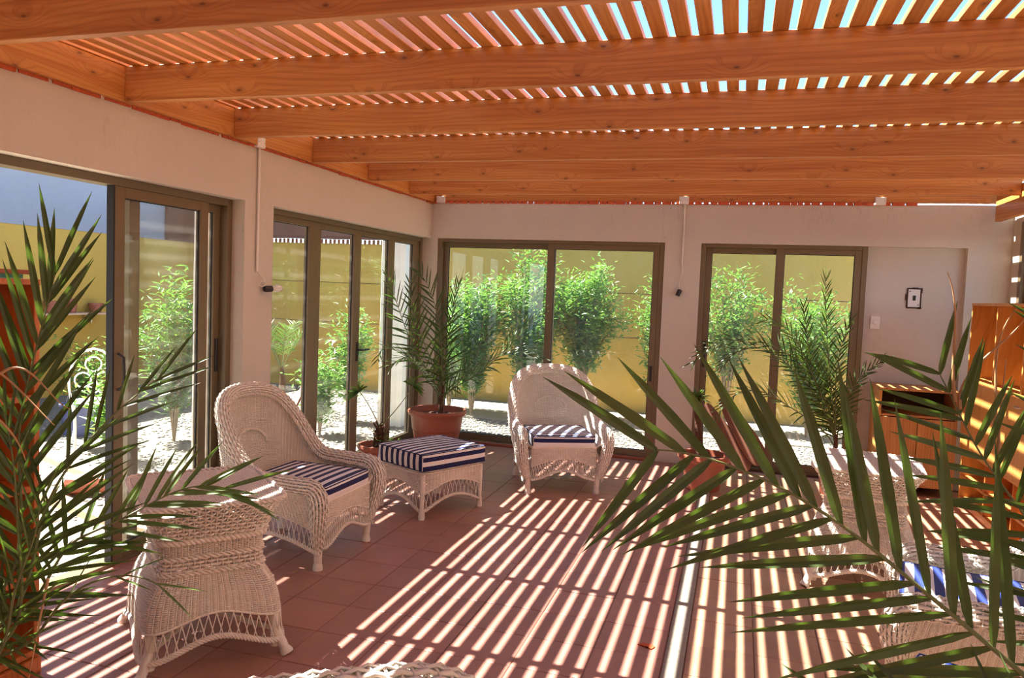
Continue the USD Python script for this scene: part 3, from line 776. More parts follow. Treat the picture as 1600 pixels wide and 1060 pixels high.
# ------------------------------------------------------------------ wicker furniture
def wicker_chair(label):
    t = thing("wicker_armchair", label, "armchair", group="white wicker armchairs")
    rim_h = np.array([(.285, .03, .13), (.335, .005, .28), (.352, -.005, .41), (.352, .04, .476), (.356, .14, .486), (.360, .28, .493), (.362, .42, .515), (.356, .53, .63), (.330, .63, .775), (.225, .72, .90)])
    inn_h = np.array([(.258, .02, .375), (.262, .08, .375), (.27, .25, .375), (.275, .40, .375), (.265, .50, .375), (.22, .565, .375), (.12, .60, .375)])
    bot_h = np.array([(.325, .0), (.33, .08), (.335, .25), (.335, .42), (.325, .55), (.28, .63), (.15, .67)])
    mir = lambda h, top: np.vstack([h, [top], h[::-1] * ([-1, 1, 1] if h.shape[1] == 3 else [-1, 1])])
    rim = mir(rim_h, (0, .765, .935))
    idx = np.arange(21.0)
    cr = CubicSpline(idx, rim)
    rad = PchipInterpolator(idx, np.r_[[.028, .043, .05, .05, .047, .045, .044, .043, .043, .043, .043], [.043, .043, .043, .044, .045, .047, .05, .05, .043, .028]])
    fine = cr(np.linspace(0, 20, 600))
    d = np.r_[0, np.cumsum(np.linalg.norm(np.diff(fine, axis=0), axis=1))]
    t_of = lambda u: np.interp(np.asarray(u) * d[-1], d, np.linspace(0, 20, 600))
    i_in = CubicSpline(np.arange(3, 18.0), mir(inn_h, (0, .61, .375)))
    i_bo = CubicSpline(np.arange(3, 18.0), mir(bot_h, (0, .68)))
    # rim roll
    ref_t = unit(cr(np.linspace(0, 20, 400), 1))
    def rim_s(U, V):
        q = t_of(U)
        c, T = cr(q), unit(cr(q, 1))
        X = unit(np.array([0.0, 0.32, 0.38]) - c) * [1, 1, 1]
        A = unit(X - T * (X * T).sum(-1, keepdims=True))
        B = np.cross(T, A)
        r = rad(q)[..., None]
        an = V * 2 * np.pi
        return c + r * (np.cos(an)[..., None] * A * 0.9 + np.sin(an)[..., None] * B)
    part("rim", weave(rim_s, 136, 17, 0.0036, 0.0070, 0.0034, 0.0040, vs=14), "wicker", t, smooth=True)
    # braids along both edges of the back
    bq = np.linspace(2.2, 17.8, 200)
    c, T = cr(bq), unit(cr(bq, 1))
    X = unit(np.array([0.0, 0.32, 0.38]) - c)
    A = unit(X - T * (X * T).sum(-1, keepdims=True))
    part("edge_braid", [braid(c + A * (rad(bq) * 0.95)[:, None], 0.005, 0.0052, 0.035, 2)], "wicker", t, smooth=True)
    # inner back and arms
    q_of = lambda U: 3.15 + U * 13.7
    u_lin = np.linspace(0, 1, 300)
    L = np.r_[0, np.cumsum(np.linalg.norm(np.diff(0.5 * (i_in(q_of(u_lin)) + cr(q_of(u_lin))), axis=0), axis=1))]
    even = lambda U: np.interp(U, L / L[-1], u_lin)
    def inner(U, V):
        q = q_of(even(U))
        lo = i_in(q)
        c, T = cr(q), unit(cr(q, 1))
        hi = c + 0.5 * rad(q)[..., None] * unit(np.array([0.0, 0.3, 0.2]) - c)
        w = V[..., None]
        bow = 0.03 * np.sin(np.pi * V)[..., None] * unit((lo - [0, 0.3, 0]) * [1, 1, 0])
        return lo * (1 - w) + hi * w + bow
    part("backrest", weave(inner, 160, 56, 0.0030, 0.0044, 0.0024, 0.0042, vs=16, pair=999), "wicker", t, smooth=True)
    q = np.linspace(0, np.pi, 40)
    med = inner(0.5 + 0.075 * np.cos(q), 0.42 + 0.16 * np.sin(q))
    part("medallion", braid(med + [0, -0.008, 0.002], 0.006, 0.006, 0.03, 2), "wicker", t, smooth=True)
    # outer panels, scalloped below
    def zrail(q):
        x = np.asarray(q, float)
        x = np.where(x > 10, 20 - x, x)
        side = np.sin(np.pi * np.clip((x - 3) / 5, 0, 1)) ** 2
        back = np.sin(np.pi / 2 * np.clip((x - 8) / 2, 0, 1)) ** 2
        return 0.105 + 0.085 * np.where(x < 8, side, back)
    def outer(U, V):
        q = q_of(even(U))
        c = cr(q)
        hi = c - 0.72 * rad(q)[..., None] * unit((np.array([0.0, 0.3, 0.2]) - c) * [1, 1, 0.3])
        lo = np.concatenate([i_bo(q), (zrail(q) + 0.115)[..., None]], -1)
        w = V[..., None]
        return lo * (1 - w) + hi * w + 0.012 * np.sin(np.pi * V)[..., None] * unit((lo - [0, 0.3, 0.25]) * [1, 1, 0])
    part("outer_panel", weave(outer, 170, 34, 0.0030, 0.0047, 0.0026, 0.0044, vs=12, pair=999), "wicker", t, smooth=True)
    low = lambda u: outer(np.asarray(u), np.zeros_like(u))
    def rail(u):
        q = q_of(even(np.asarray(u)))
        return np.concatenate([i_bo(q) * 0.985, zrail(q)[..., None]], -1)
    part("lattice", lattice(low, rail, 62, 0.0026, over=0.8), "wicker", t, smooth=True)
    uu = np.linspace(0, 1, 160)
    part("bottom_rail", [braid(rail(uu), 0.008, 0.0062, 0.05, 3), tube(low(uu) + [0, 0, 0], 0.005, 6)], "wicker", t, smooth=True)
    # front apron
    xs = 0.262
    arch = lambda u: 0.218 + 0.065 * np.sin(np.pi * u) ** 1.0
    ap = lambda U, V: np.stack([(U * 2 - 1) * xs, np.full_like(U, 0.012), arch(U) * (1 - V) + 0.38 * V], -1)
    part("apron", weave(lambda U, V: ap(1 - U, V), 54, 15, 0.0030, 0.0046, 0.0026, 0.0044, vs=8, pair=999), "wicker", t, smooth=True)
    fr = lambda u: np.stack([(np.asarray(u) * 2 - 1) * xs, np.full_like(u, 0.012), 0.115 + 0.075 * np.sin(np.pi * np.asarray(u)) ** 2], -1)
    part("front_lattice", lattice(lambda u: ap(np.asarray(u), np.zeros_like(u)), fr, 26, 0.0026), "wicker", t, smooth=True)
    uf = np.linspace(0, 1, 60)
    part("front_rail", [braid(fr(uf), 0.007, 0.006, 0.05, 3), tube(ap(uf, np.zeros_like(uf)), 0.005, 6), tube(ap(uf, np.ones_like(uf)), 0.009, 6)], "wicker", t, smooth=True)
    part("seat", [box(-0.262, 0.262, 0.01, 0.59, 0.36, 0.375, 0.004)], "wicker", t)
    for sx in (-1, 1):
        part("leg", turned_leg((sx * 0.287, 0.03, 0.17), (sx * 0.278, 0.035, 0.0), 0.024, 0.029), "wicker", t, smooth=True)
    for sx in (-1, 1):
        part("leg", turned_leg((sx * 0.262, 0.60, 0.30), (sx * 0.29, 0.66, 0.0), 0.022, 0.028), "wicker", t, smooth=True)
    return t


def rr(u, hx, hy, rc=0.16):
    """A rounded rectangle by its perimeter share u, counter-clockwise from the middle of the right side."""
    u = np.asarray(u) % 1.0
    a = np.linspace(0, 2 * np.pi, 721)
    n = 9.0
    X, Y = np.sign(np.cos(a)) * np.abs(np.cos(a)) ** (2 / n), np.sign(np.sin(a)) * np.abs(np.sin(a)) ** (2 / n)
    L = np.r_[0, np.cumsum(np.hypot(np.diff(X), np.diff(Y)))]
    s = u * L[-1]
    return np.interp(s, L, X) * hx, np.interp(s, L, Y) * hy


def wicker_table(label):
    t = thing("wicker_table", label, "table", group="white wicker side tables")
    zs = [0.685, 0.66, 0.60, 0.535, 0.52, 0.45, 0.38, 0.30, 0.23, 0.10, 0.0]
    hx = PchipInterpolator(zs[::-1], [.289, .286, .272, .254, .213, .206, .208, .223, .239, .272, .290])
    def ring(z_top, z_bot, wave_bot=0.0):
        def f(U, V):
            zb = z_bot + (wave_bot * np.cos(4 * 2 * np.pi * U) if wave_bot else 0.0)
            z = zb * (1 - V) + z_top * V
            h = hx(z)
            x, y = rr(U, 1, 1)
            return np.stack([x * h, y * (h + 0.035), z], -1)
        return f
    part("tabletop", weave(lambda U, V: np.stack([(1 - U * 2) * 0.272 * -1, (V * 2 - 1) * 0.305, np.full_like(U, 0.683)], -1), 46, 56, 0.003, 0.0043, 0.002, 0.003, vs=3), "wicker", t, smooth=True)
    part("top_apron", weave(ring(0.68, 0.54), 84, 9, 0.0036, 0.0066, 0.0042, 0.0062, closed=True, vs=6), "wicker", t, smooth=True)
    u = np.linspace(0, 1, 200, endpoint=False)
    r1 = ring(0.53, 0.52)(u, np.full_like(u, 0.5))
    r0 = ring(0.684, 0.682)(u, np.full_like(u, 0.5))
    part("edge_braid", [braid(np.vstack([r1, r1[:1]]), 0.011, 0.0085, 0.06, 3), braid(np.vstack([r0, r0[:1]]), 0.006, 0.006, 0.05, 2)], "wicker", t, smooth=True)
    part("waist", weave(ring(0.52, 0.455), 130, 9, 0.0032, 0.0030, 0.0024, 0.0046, closed=True, vs=5, pair=999), "wicker", t, smooth=True)
    part("waist_band", weave(ring(0.452, 0.39), 70, 4, 0.0036, 0.0066, 0.0042, 0.0062, closed=True, vs=5), "wicker", t, smooth=True)
    rb = [ring(z, z - 0.001)(u, np.full_like(u, 0.5)) * [1.02, 1.02, 1] for z in (0.455, 0.388)]
    part("waist_braid", [braid(np.vstack([x, x[:1]]), 0.006, 0.0055, 0.05, 2) for x in rb], "wicker", t, smooth=True)
    part("skirt", weave(ring(0.385, 0.205, 0.026), 150, 25, 0.0032, 0.0040, 0.0026, 0.0044, closed=True, vs=8, pair=999), "wicker", t, smooth=True)
    lo = lambda q: ring(0.385, 0.205, 0.026)(np.asarray(q), np.zeros_like(q))
    ra = lambda q: ring(0.3, 0.098, 0.034)(np.asarray(q), np.zeros_like(q))
    part("lattice", lattice(lo, ra, 62, 0.0027, over=0.8), "wicker", t, smooth=True)
    x0, x1 = ra(u), lo(u)
    part("bottom_rail", [braid(np.vstack([x0, x0[:1]]), 0.009, 0.0058, 0.06, 4), tube(x1, 0.0055, 6, closed=True)], "wicker", t, smooth=True)
    for sx in (1, -1):
        for sy in (-1, 1):
            z = np.linspace(0.5, 0.03, 14)
            c = np.stack([sx * (hx(z) * 0.93 - 0.018), sy * ((hx(z) + 0.035) * 0.93 - 0.018), z], -1)
            leg = [tube(c, 0.022, 10), turned_leg(c[-3], (sx * 0.292, sy * 0.325, 0.0), 0.022, 0.028)]
            part("leg", leg, "wicker", t, smooth=True)
    part("cross_stretcher", [tube([(-0.24, -0.27, 0.1), (0, 0, 0.13), (0.24, 0.27, 0.1)], 0.012, 8), tube([(0.24, -0.27, 0.1), (0, 0, 0.13), (-0.24, 0.27, 0.1)], 0.012, 8)], "wicker", t, smooth=True)
    return t


def wicker_ottoman(label):
    t = thing("wicker_ottoman", label, "footstool", group="white wicker footstools")
    W, D = 0.30, 0.255
    def wall(z_top, zb):
        def f(U, V):
            x, y = rr(U, W, D)
            b = zb(U)
            return np.stack([x, y, b * (1 - V) + z_top * V], -1)
        return f
    corner = lambda U: np.abs(np.cos(2 * np.pi * np.asarray(U) * 2))  # about 1 in the middle of each side
    zb = lambda U: 0.172 + 0.075 * corner(U)
    zr = lambda U: 0.05 + 0.09 * corner(U)
    part("apron", weave(wall(0.325, zb), 150, 14, 0.0030, 0.0044, 0.0024, 0.0040, closed=True, vs=7, pair=999), "wicker", t, smooth=True)
    u = np.linspace(0, 1, 200, endpoint=False)
    cl = lambda p: np.vstack([p, p[:1]])
    x, y = rr(u, W - 0.006, D - 0.006)
    def roll(U, V):
        x, y = rr(U, 1, 1)
        an = V * np.pi * 1.1
        return np.stack([x * (W - 0.022 + 0.026 * np.cos(an)), y * (D - 0.022 + 0.026 * np.cos(an)), 0.315 + 0.026 * np.sin(an)], -1)
    part("rim", weave(roll, 78, 6, 0.0036, 0.0062, 0.0034, 0.0034, closed=True, vs=8), "wicker", t, smooth=True)
    lo, ra = (lambda q: wall(0.325, zb)(np.asarray(q), np.zeros_like(q))), (lambda q: wall(0.325, zr)(np.asarray(q), np.zeros_like(q)))
    part("lattice", lattice(lo, ra, 58, 0.0027, over=0.8), "wicker", t, smooth=True)
    part("bottom_rail", [braid(cl(ra(u)), 0.007, 0.0058, 0.05, 3), tube(lo(u), 0.005, 6, closed=True)], "wicker", t, smooth=True)
    part("seat", box(-W + 0.02, W - 0.02, -D + 0.02, D - 0.02, 0.315, 0.332, 0.004), "wicker", t)
    for sx in (-1, 1):
        for sy in (-1, 1):
            a = np.array([sx * (W * 0.955 - 0.010), sy * (D * 0.955 - 0.010)])
            part("leg", [turned_leg((*a, 0.32), (*a, 0.0), 0.017, 0.023)], "wicker", t, smooth=True)
    return t


def place(prim, loc, rz):
    x = UsdGeom.Xform(prim)
    ops = x.GetOrderedXformOps()
    ops[0].Set(Gf.Vec3d(*map(float, loc)))
    ops[1].Set(float(math.degrees(rz)))


def face(fx, fy):
    return math.atan2(fx, -fy)


def local(o, rz, x, y, z):
    c, s = math.cos(rz), math.sin(rz)
    return (o[0] + c * x - s * y, o[1] + s * x + c * y, z)


CH = [((1.0, -3.525, 0), face(0.9998, -0.02), "white wicker armchair by the glazed left wall, seen from its side"),
      ((1.875, -1.615, 0), math.radians(24.3), "white wicker armchair facing forward before the wide back window"),
      ((3.85, -4.067, 0), face(-0.98, 0.185), "white wicker armchair at the right edge behind the palm fronds"),
      ((2.085, -5.895, 0), face(-0.57, 0.82), "white wicker armchair at the bottom edge, only its braided top showing")]
chair = wicker_chair(CH[0][2])
place(chair, CH[0][0], CH[0][1])
for o, rz, lb in CH[1:]:
    copy_of(chair, o, rz, lb)


def cushion(name, label, w, d, h, o, rz, material, group="striped seat cushions", rx=0.0):
    V, F, UV = cushion_mesh(w, d, h)
    t = thing(name, label, "cushion", o, rz, group)
    part("cover", (V, F), material, t, smooth=True, uv=UV)
    e = [(-w / 2, -d / 2), (w / 2, -d / 2), (w / 2, d / 2), (-w / 2, d / 2)]
    part("piping", [tube(resample(np.array([(x, y, z) for x, y in e]), 64, True), 0.0035, 5, closed=True) for z in (0.002, h)], material, t, smooth=True, uv=None)
    return t


for (o, rz, _), lb, m_ in zip(CH, ("striped cushion on the armchair by the left glass wall", "striped cushion on the armchair before the back window", "blue and white striped cushion on the armchair at the right edge", "striped cushion on the armchair at the bottom edge"), ("navy", "navy", "blue", "navy")):
    cushion("seat_cushion", lb, 0.505, 0.53, 0.085, local(o, rz, 0, 0.275, 0.377), rz, m_)

OT = [((1.035, -2.345, 0), face(0.887, -0.457), "white wicker footstool between the two far armchairs", "navy", "navy striped cushion on the footstool between the armchairs"),
      ((3.884, -5.184, 0), face(0.9, -0.44), "white wicker footstool in the bottom right corner under the fronds", "blue", "blue striped cushion on the footstool in the bottom right corner")]
ott = wicker_ottoman(OT[0][2])
place(ott, OT[0][0], OT[0][1])
copy_of(ott, OT[1][0], OT[1][1], OT[1][2])
for o, rz, _, m_, lb in OT:
    cushion("footstool_cushion", lb, 0.60, 0.52, 0.115, local(o, rz, 0, 0, 0.342), rz, m_, "striped footstool cushions")

TB = [((0.915, -4.715, 0), math.radians(48), "flared white wicker side table at the left beside the sliding door"),
      ((3.915, -2.69, 0), math.radians(-7), "flared white wicker side table at the right behind the palm frond")]
tbl = wicker_table(TB[0][2])
place(tbl, TB[0][0], TB[0][1])
copy_of(tbl, TB[1][0], TB[1][1], TB[1][2])


# ------------------------------------------------------------------ shelves and cabinet
bc = thing("bookcase", "tall beech bookcase against the right wall with doors and pigeonholes", "bookcase", (4.95, -0.55, 0))
Y1, DX, H = -1.85, 0.385, 1.635  # local x: depth, local y: along the wall towards the viewer
part("side_panel", box(0, DX, -0.022, 0, 0, H, 0.002), "beech", bc)
part("side_panel", box(0, DX, Y1, Y1 + 0.022, 0, H, 0.002), "beech", bc)
part("top_board", box(-0.004, DX, Y1, 0, H, H + 0.022, 0.002), "beech", bc)
part("back_board", box(DX - 0.008, DX, Y1 + 0.022, -0.022, 0.06, H, 0), "orangewood", bc)
for z in (0.06, 0.235, 0.455, 1.035):
    part("shelf_board", box(0.004, DX - 0.008, Y1 + 0.022, -0.022, z, z + 0.02, 0.002), "beech", bc)
part("plinth", box(0.03, DX - 0.01, Y1 + 0.022, -0.022, 0, 0.06, 0), "orangewood", bc)
for yy in (-0.62, -1.22):
    part("divider", box(0.004, DX - 0.008, yy - 0.02, yy, 1.055, H, 0.002), "beech", bc)
    part("divider", box(0.004, DX - 0.008, yy - 0.02, yy, 0.08, 0.455, 0.002), "orangewood", bc)
for a, b in ((-0.925, -0.004), (Y1 + 0.004, -0.93)):
    dr = thing("door", parent=bc)
    part("door_panel", box(-0.018, 0.0, a, b, 0.48, 1.035, 0.002), "beech", dr)
    hy = (a + b) / 2 + 0.1
    part("handle", [tube([(-0.018, hy - 0.03, 0.975), (-0.036, hy - 0.028, 0.975), (-0.036, hy + 0.028, 0.975), (-0.018, hy + 0.03, 0.975)], 0.005, 6)], "metal", dr, smooth=True)

cb = thing("low_cabinet", "low wooden media cabinet standing in the back wall recess", "cabinet", (4.345, -0.36, 0))
CW, CD, CZ = 0.61, 0.42, 0.89
part("side_panel", box(0, 0.02, 0, CD, 0.07, CZ, 0.002), "beech", cb)
part("side_panel", box(CW - 0.02, CW, 0, CD, 0.07, CZ, 0.002), "cabwood", cb)
part("top_board", box(-0.012, CW + 0.012, -0.012, CD, CZ, CZ + 0.022, 0.003), "cabwood", cb)
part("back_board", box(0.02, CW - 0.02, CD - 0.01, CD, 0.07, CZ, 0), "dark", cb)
part("shelf_board", box(0.02, CW - 0.02, 0.0, CD - 0.01, 0.665, 0.685, 0.002), "cabwood", cb)
part("bottom_board", box(0.02, CW - 0.02, 0.0, CD - 0.01, 0.07, 0.09, 0.002), "cabwood", cb)
for a, b in ((0.004, CW / 2 - 0.002), (CW / 2 + 0.002, CW - 0.004)):
    part("door", box(a, b, -0.018, 0, 0.08, 0.66, 0.002), "cabwood", cb)
for xx in (0.06, CW - 0.06):
    for yy in (0.06, CD - 0.06):
        part("caster", [moved(lathe([(0, -0.012), (0.032, -0.012), (0.035, 0), (0.032, 0.012), (0, 0.012)], 14), (xx, yy, 0.035), ry=math.pi / 2), box(xx - 0.012, xx + 0.012, yy - 0.012, yy + 0.012, 0.04, 0.072)], "black", cb, smooth=30)

lb_ = thing("bookcase", "open orange wooden bookcase at the left edge behind the palm", "bookcase", (0.17, -5.2, 0))
Y1, DX, H = -0.9, 0.35, 1.555
part("side_panel", box(0, DX, -0.025, 0, 0, H, 0.002), "orangewood", lb_)
part("side_panel", box(0, DX, Y1, Y1 + 0.025, 0, H, 0.002), "orangewood", lb_)
part("top_board", box(0, DX + 0.004, Y1, 0, H, H + 0.022, 0.002), "orangewood", lb_)
part("back_board", box(0, 0.008, Y1 + 0.025, -0.025, 0.06, H, 0), "orangewood", lb_)
for z in (0.07, 0.38, 0.74, 1.10):
    part("shelf_board", box(0.008, DX - 0.004, Y1 + 0.025, -0.025, z, z + 0.025, 0.002), "orangewood", lb_)
part("plinth", box(0.02, DX + 0.012, Y1, 0, 0, 0.065, 0.003), "orangewood", lb_)
part("paper_stack", [box(0.20, 0.48, -5.62, -5.24, 1.579 + 0.004 * q, 1.583 + 0.004 * q) for q in range(4)], "teal", None, label="turquoise papers lying on the left bookcase", category="papers")
part("flat_board", box(0.18, 0.50, -5.66, -5.215, 1.5955, 1.613, 0.003), "redwood", None, label="flat reddish board on the turquoise papers atop the left bookcase", category="board")


# ------------------------------------------------------------------ fittings on the walls
def junction(label, loc, axis, conduit=0.0):
    """A wall-top junction box; axis 'x': on the left wall, 'y': on the back wall."""
    t = thing("junction_box", label, "junction box", loc, 0 if axis == "y" else math.pi / 2)
    part("box_body", box(-0.045, 0.045, -0.036, -0.002, -0.036, 0.036, 0.004), "white", t)
    part("lid", box(-0.042, 0.042, -0.041, -0.036, -0.033, 0.033, 0.002), "white", t)
    for sx in (-1, 1):
        part("screw", moved(lathe([(0, 0), (0.004, 0), (0.004, 0.002), (0, 0.003)], 8), (sx * 0.034, -0.041, 0.0), rx=math.pi / 2), "metal", t)
    if conduit:
        part("conduit", tube([(0.012, -0.014, -0.03), (0.012, -0.014, -0.3), (0.008, -0.014, conduit + 0.02), (0.008, -0.014, conduit)], 0.0085, 8), "white", t, smooth=True)
    return t


junction("junction box on the left wall top above a conduit", (0.0, -3.07, 2.53), "x", -0.86)
junction("junction box near the left end of the back wall top", (0.105, 0, 2.535), "y")
junction("junction box on the back wall between the windows, above a conduit", (2.588, 0, 2.535), "y", -0.62)
junction("junction box on the back wall above the recess", (4.30, 0, 2.535), "y")


def hanging_lamp(label, loc, axis, pts, sock, d, bulb):
    t = thing("lamp_socket", label, "lamp", loc, 0 if axis == "y" else math.pi / 2)
    part("cable", tube(spline(pts, 30), 0.0028, 5), "white", t, smooth=True)
    s0, d = np.array(sock), unit(np.array(d, float))
    part("socket", tube(np.array([s0, s0 + d * 0.012, s0 + d * 0.062]), np.array([0.017, 0.022, 0.022]), 12), "black", t, smooth=30)
    if bulb:
        z = np.array([0.06, 0.075, 0.095, 0.125, 0.15, 0.163])
        part("bulb", tube(s0 + d * z[:, None], np.array([0.014, 0.016, 0.024, 0.026, 0.018, 0.003]), 12), "bulb", t, smooth=True)
    return t


hanging_lamp("bare bulb in a black socket hanging sideways on the pier cable", (0.0, -3.06, 1.66), "x", [(0.01, -0.014, 0.02), (0.02, -0.016, 0.0), (0.07, -0.02, -0.035), (0.06, -0.03, -0.085), (0.01, -0.03, -0.075), (0.03, -0.03, -0.055), (0.07, -0.03, -0.09)], (0.06, -0.032, -0.105), (1, -0.25, 0.05), True)
hanging_lamp("empty black socket hanging on the wall between the back windows", (2.597, 0, 1.90), "y", [(-0.002, -0.014, 0.03), (0.004, -0.016, -0.08), (-0.012, -0.018, -0.16), (-0.006, -0.02, -0.225)], (-0.004, -0.022, -0.215), (-0.35, -0.2, -1), False)
t = thing("wall_plate", "blank wall plate set in a rough broken hole in the recess", "wall plate", (4.642, 0.07, 1.687))
part("hole_edge", [box(a, b, -0.012, 0.004, c, d_, 0.002) for a, b, c, d_ in ((-0.061, -0.05, -0.088, 0.088), (0.048, 0.058, -0.092, 0.083), (-0.057, 0.055, 0.078, 0.089), (-0.058, 0.05, -0.093, -0.082), (-0.072, -0.058, -0.02, 0.035), (0.054, 0.064, 0.045, 0.09), (-0.02, 0.03, 0.085, 0.094), (0.03, 0.062, -0.096, -0.08))], "dark", t)
part("plate", box(-0.052, 0.05, -0.008, 0.002, -0.083, 0.08, 0.003), "white", t)
part("switch", box(-0.012, 0.012, -0.013, -0.008, -0.022, 0.022, 0.002), "black", t)
for q in ((-0.036, 0.06), (0.034, -0.06)):
    part("screw", moved(lathe([(0, 0), (0.005, 0), (0, 0.002)], 8), (q[0], -0.009, q[1]), rx=math.pi / 2), "black", t)
t = thing("light_switch", "white light switch beside the narrow back window", "light switch", (4.335, 0.07, 1.455))
part("plate", box(-0.042, 0.042, -0.01, -0.0005, -0.06, 0.06, 0.004), "white", t)
part("rocker", box(-0.015, 0.015, -0.015, -0.01, -0.018, 0.018, 0.003), "white", t)
# ------------------------------------------------------------------ palms
def frond(palm, pts, lmax, width, n, normal, a0=68, a1=26, s0=0.14, droop=0.05, single=False, material="palm", r0=0.008, prof=(0.7, 1.0, 0.5), seed=0, vee=0.18, jitter=5.0, label=None, low=None):
    """A pinnate frond along points; normal: the side its upper face looks to. single: every leaflet is a mesh of its own."""
    g = np.random.default_rng(seed)
    fr = thing("frond", parent=palm, label=label)
    m = 48
    c = spline(pts, m)
    T = unit(np.gradient(c, axis=0))
    part("rachis", tube(c, np.linspace(r0, r0 * 0.22, m), 7), "stem", fr, smooth=True)
    s = np.linspace(s0, 0.995, n)
    P, D, N, L = [], [], [], []
    for sd in (1, -1):
        q = np.clip(s + g.uniform(-0.4, 0.4, n) * (1 - s0) / n, 0, 1)
        i = q * (m - 1)
        i0 = np.minimum(i.astype(int), m - 2)
        w = (i - i0)[:, None]
        p, t = c[i0] * (1 - w) + c[i0 + 1] * w, unit(T[i0] * (1 - w) + T[i0 + 1] * w)
        nn = unit(np.asarray(normal, float) - t * (t @ np.asarray(normal, float))[:, None])
        side = np.cross(t, nn) * sd
        b0, b1 = low if low and sd < 0 else (a0, a1)
        a = np.radians(b0 + (b1 - b0) * (s - s0) / (1 - s0) + g.normal(0, jitter, n))[:, None]
        d = unit(np.cos(a) * t + np.sin(a) * side + (vee + g.normal(0, 0.07, n))[:, None] * nn)
        P.append(p), D.append(d), N.append(unit(nn + g.normal(0, 0.16, (n, 3))))
        L.append(lmax * np.interp(s, [s0, s0 + 0.3 * (1 - s0), 1], prof) * g.uniform(0.9, 1.08, n))
    P, D, N, L = np.vstack(P), np.vstack(D), np.vstack(N), np.concatenate(L)
    V, f = leaf_strips(P, D, N, L, width * (0.6 + 0.4 * L / L.max()), droop * g.uniform(0.4, 1.6, len(L)), fold=0.22, prof=((0, 0.35), (0.1, 0.85), (0.4, 1.0), (0.72, 0.72), (1, 0.03)))
    if single:
        for v in V:
            part("leaflet", (v, f), material, fr)
    else:
        k, q = V.shape[:2]
        part("leaflets", (V.reshape(-1, 3), (f[None] + (np.arange(k) * q)[:, None, None]).reshape(-1, 3)), material, fr)
    return fr


def flower_pot(name, label, loc, r, h, rim=0.03, lip=0.02, group=None, taper=0.72):
    t = thing(name, label, "flower pot", loc, 0, group)
    part("body", lathe([(0, 0.002), (r * taper, 0.0), (r * (taper + 0.02), 0.006), (r * 0.86, h * 0.5), (r * 0.885, h * 0.52), (r * 0.95, h - rim), (r * 0.95 - 0.008, h - rim), (r * 0.95 - 0.012, h * 0.8)], 40), "pot", t, smooth=30)
    part("rim", lathe([(r * 0.95 - 0.01, h - rim * 1.05), (r + lip * 0.4, h - rim), (r + lip, h - rim * 0.5), (r + lip * 0.8, h), (r - 0.006, h), (r - 0.016, h - rim)], 40), "pot", t, smooth=30)
    v, f = lathe([(r * 0.93, h * 0.84), (r * 0.7, h * 0.855), (r * 0.4, h * 0.86), (r * 0.15, h * 0.87), (0.0, h * 0.87)], 24)
    v[:, 2] += (meshkit.noise(v * 40) - 0.5) * 0.02
    part("soil", (v, f), "soil", t, smooth=True)
    return t


def V3(*p):
    return np.array(p, float)


# palm in the corner
CP = V3(0.31, -0.45, 0)
flower_pot("flower_pot", "large terracotta pot in the room's corner under the tall palm", CP, 0.275, 0.405, 0.05)
pc = thing("potted_palm", "tall feathery palm in the terracotta pot in the corner", "palm")
b = CP + V3(0.04, 0, 0.35)
part("stem", [tube(spline([b + V3(0, 0, -0.02), b + V3(0.005, -0.01, 0.12), b + V3(0.02, -0.01, 0.3)], 10), np.linspace(0.032, 0.012, 10), 9)], "trunk", pc, smooth=True)
PC = [([(655, 560, -0.55), (622, 480, -0.72), (572, 425, -0.95)], 0.30, (0.6, -0.5, 0.6), 26), ([(688, 520, -0.45), (676, 465, -0.5), (655, 425, -0.62)], 0.30, (0.7, -0.6, 0.2), 24),
      ([(700, 540, -0.42), (708, 480, -0.40), (716, 445, -0.38)], 0.24, (-0.5, -0.8, 0.1), 26), ([(742, 588, -0.42), (800, 535, -0.42), (846, 492, -0.42)], 0.28, (-0.4, -0.5, 0.8), 26),
      ([(748, 575, -0.5), (800, 552, -0.6), (846, 560, -0.58)], 0.26, (0, -0.3, 1), 24), ([(650, 570, -0.6), (608, 545, -0.8), (568, 560, -1.05)], 0.26, (0, -0.2, 1), 24),
      ([(664, 590, -0.7), (640, 560, -0.95), (612, 570, -1.15)], 0.24, (0.2, -0.4, 0.9), 22), ([(715, 600, -0.6), (740, 560, -0.75), (765, 520, -0.85)], 0.25, (-0.5, -0.6, 0.5), 22),
      ([(672, 560, -0.5), (650, 500, -0.6), (640, 440, -0.75)], 0.26, (0.7, -0.6, 0.3), 22)]
for i, (px, lm, nrm, n) in enumerate(PC):
    pts = [b, b + V3(0.0, 0, 0.12)] + [np.maximum(at(x, y, y=yy), [-0.06, -9, 0]) for x, y, yy in px]
    frond(pc, pts, lm * 1.3, 0.018, n - 4, nrm, 62, 24, 0.22, 0.10, False, "palm" if i % 3 else "palm2", 0.007, (0.75, 1, 0.45), 100 + i)

# stubby cycad-like plant in the smaller pot
SP = at(592, 694, z=0.25)
SP = V3(SP[0], SP[1], 0)
flower_pot("flower_pot", "small terracotta pot behind the footstool with a stubby trunk in it", SP, 0.165, 0.25, 0.045)
ps = thing("stubby_palm", "stubby trunked young palm with two leaf stalks in the small pot", "palm")
tz = np.linspace(0.2, 0.40, 12)
v, f = tube(np.stack([np.full(12, SP[0]), np.full(12, SP[1]), tz], 1), 0.045 - 0.018 * np.linspace(0, 1, 12) + 0.008 * (np.arange(12) % 2), 12)
part("trunk", (v + (meshkit.noise(v * 60)[:, None] - 0.5) * 0.02, f), "trunk", ps)
g_ = np.random.default_rng(5)
az, zz = g_.uniform(0, 2 * np.pi, 70), g_.uniform(0.24, 0.41, 70)
Pn = np.stack([SP[0] + 0.035 * np.cos(az), SP[1] + 0.035 * np.sin(az), zz], 1)
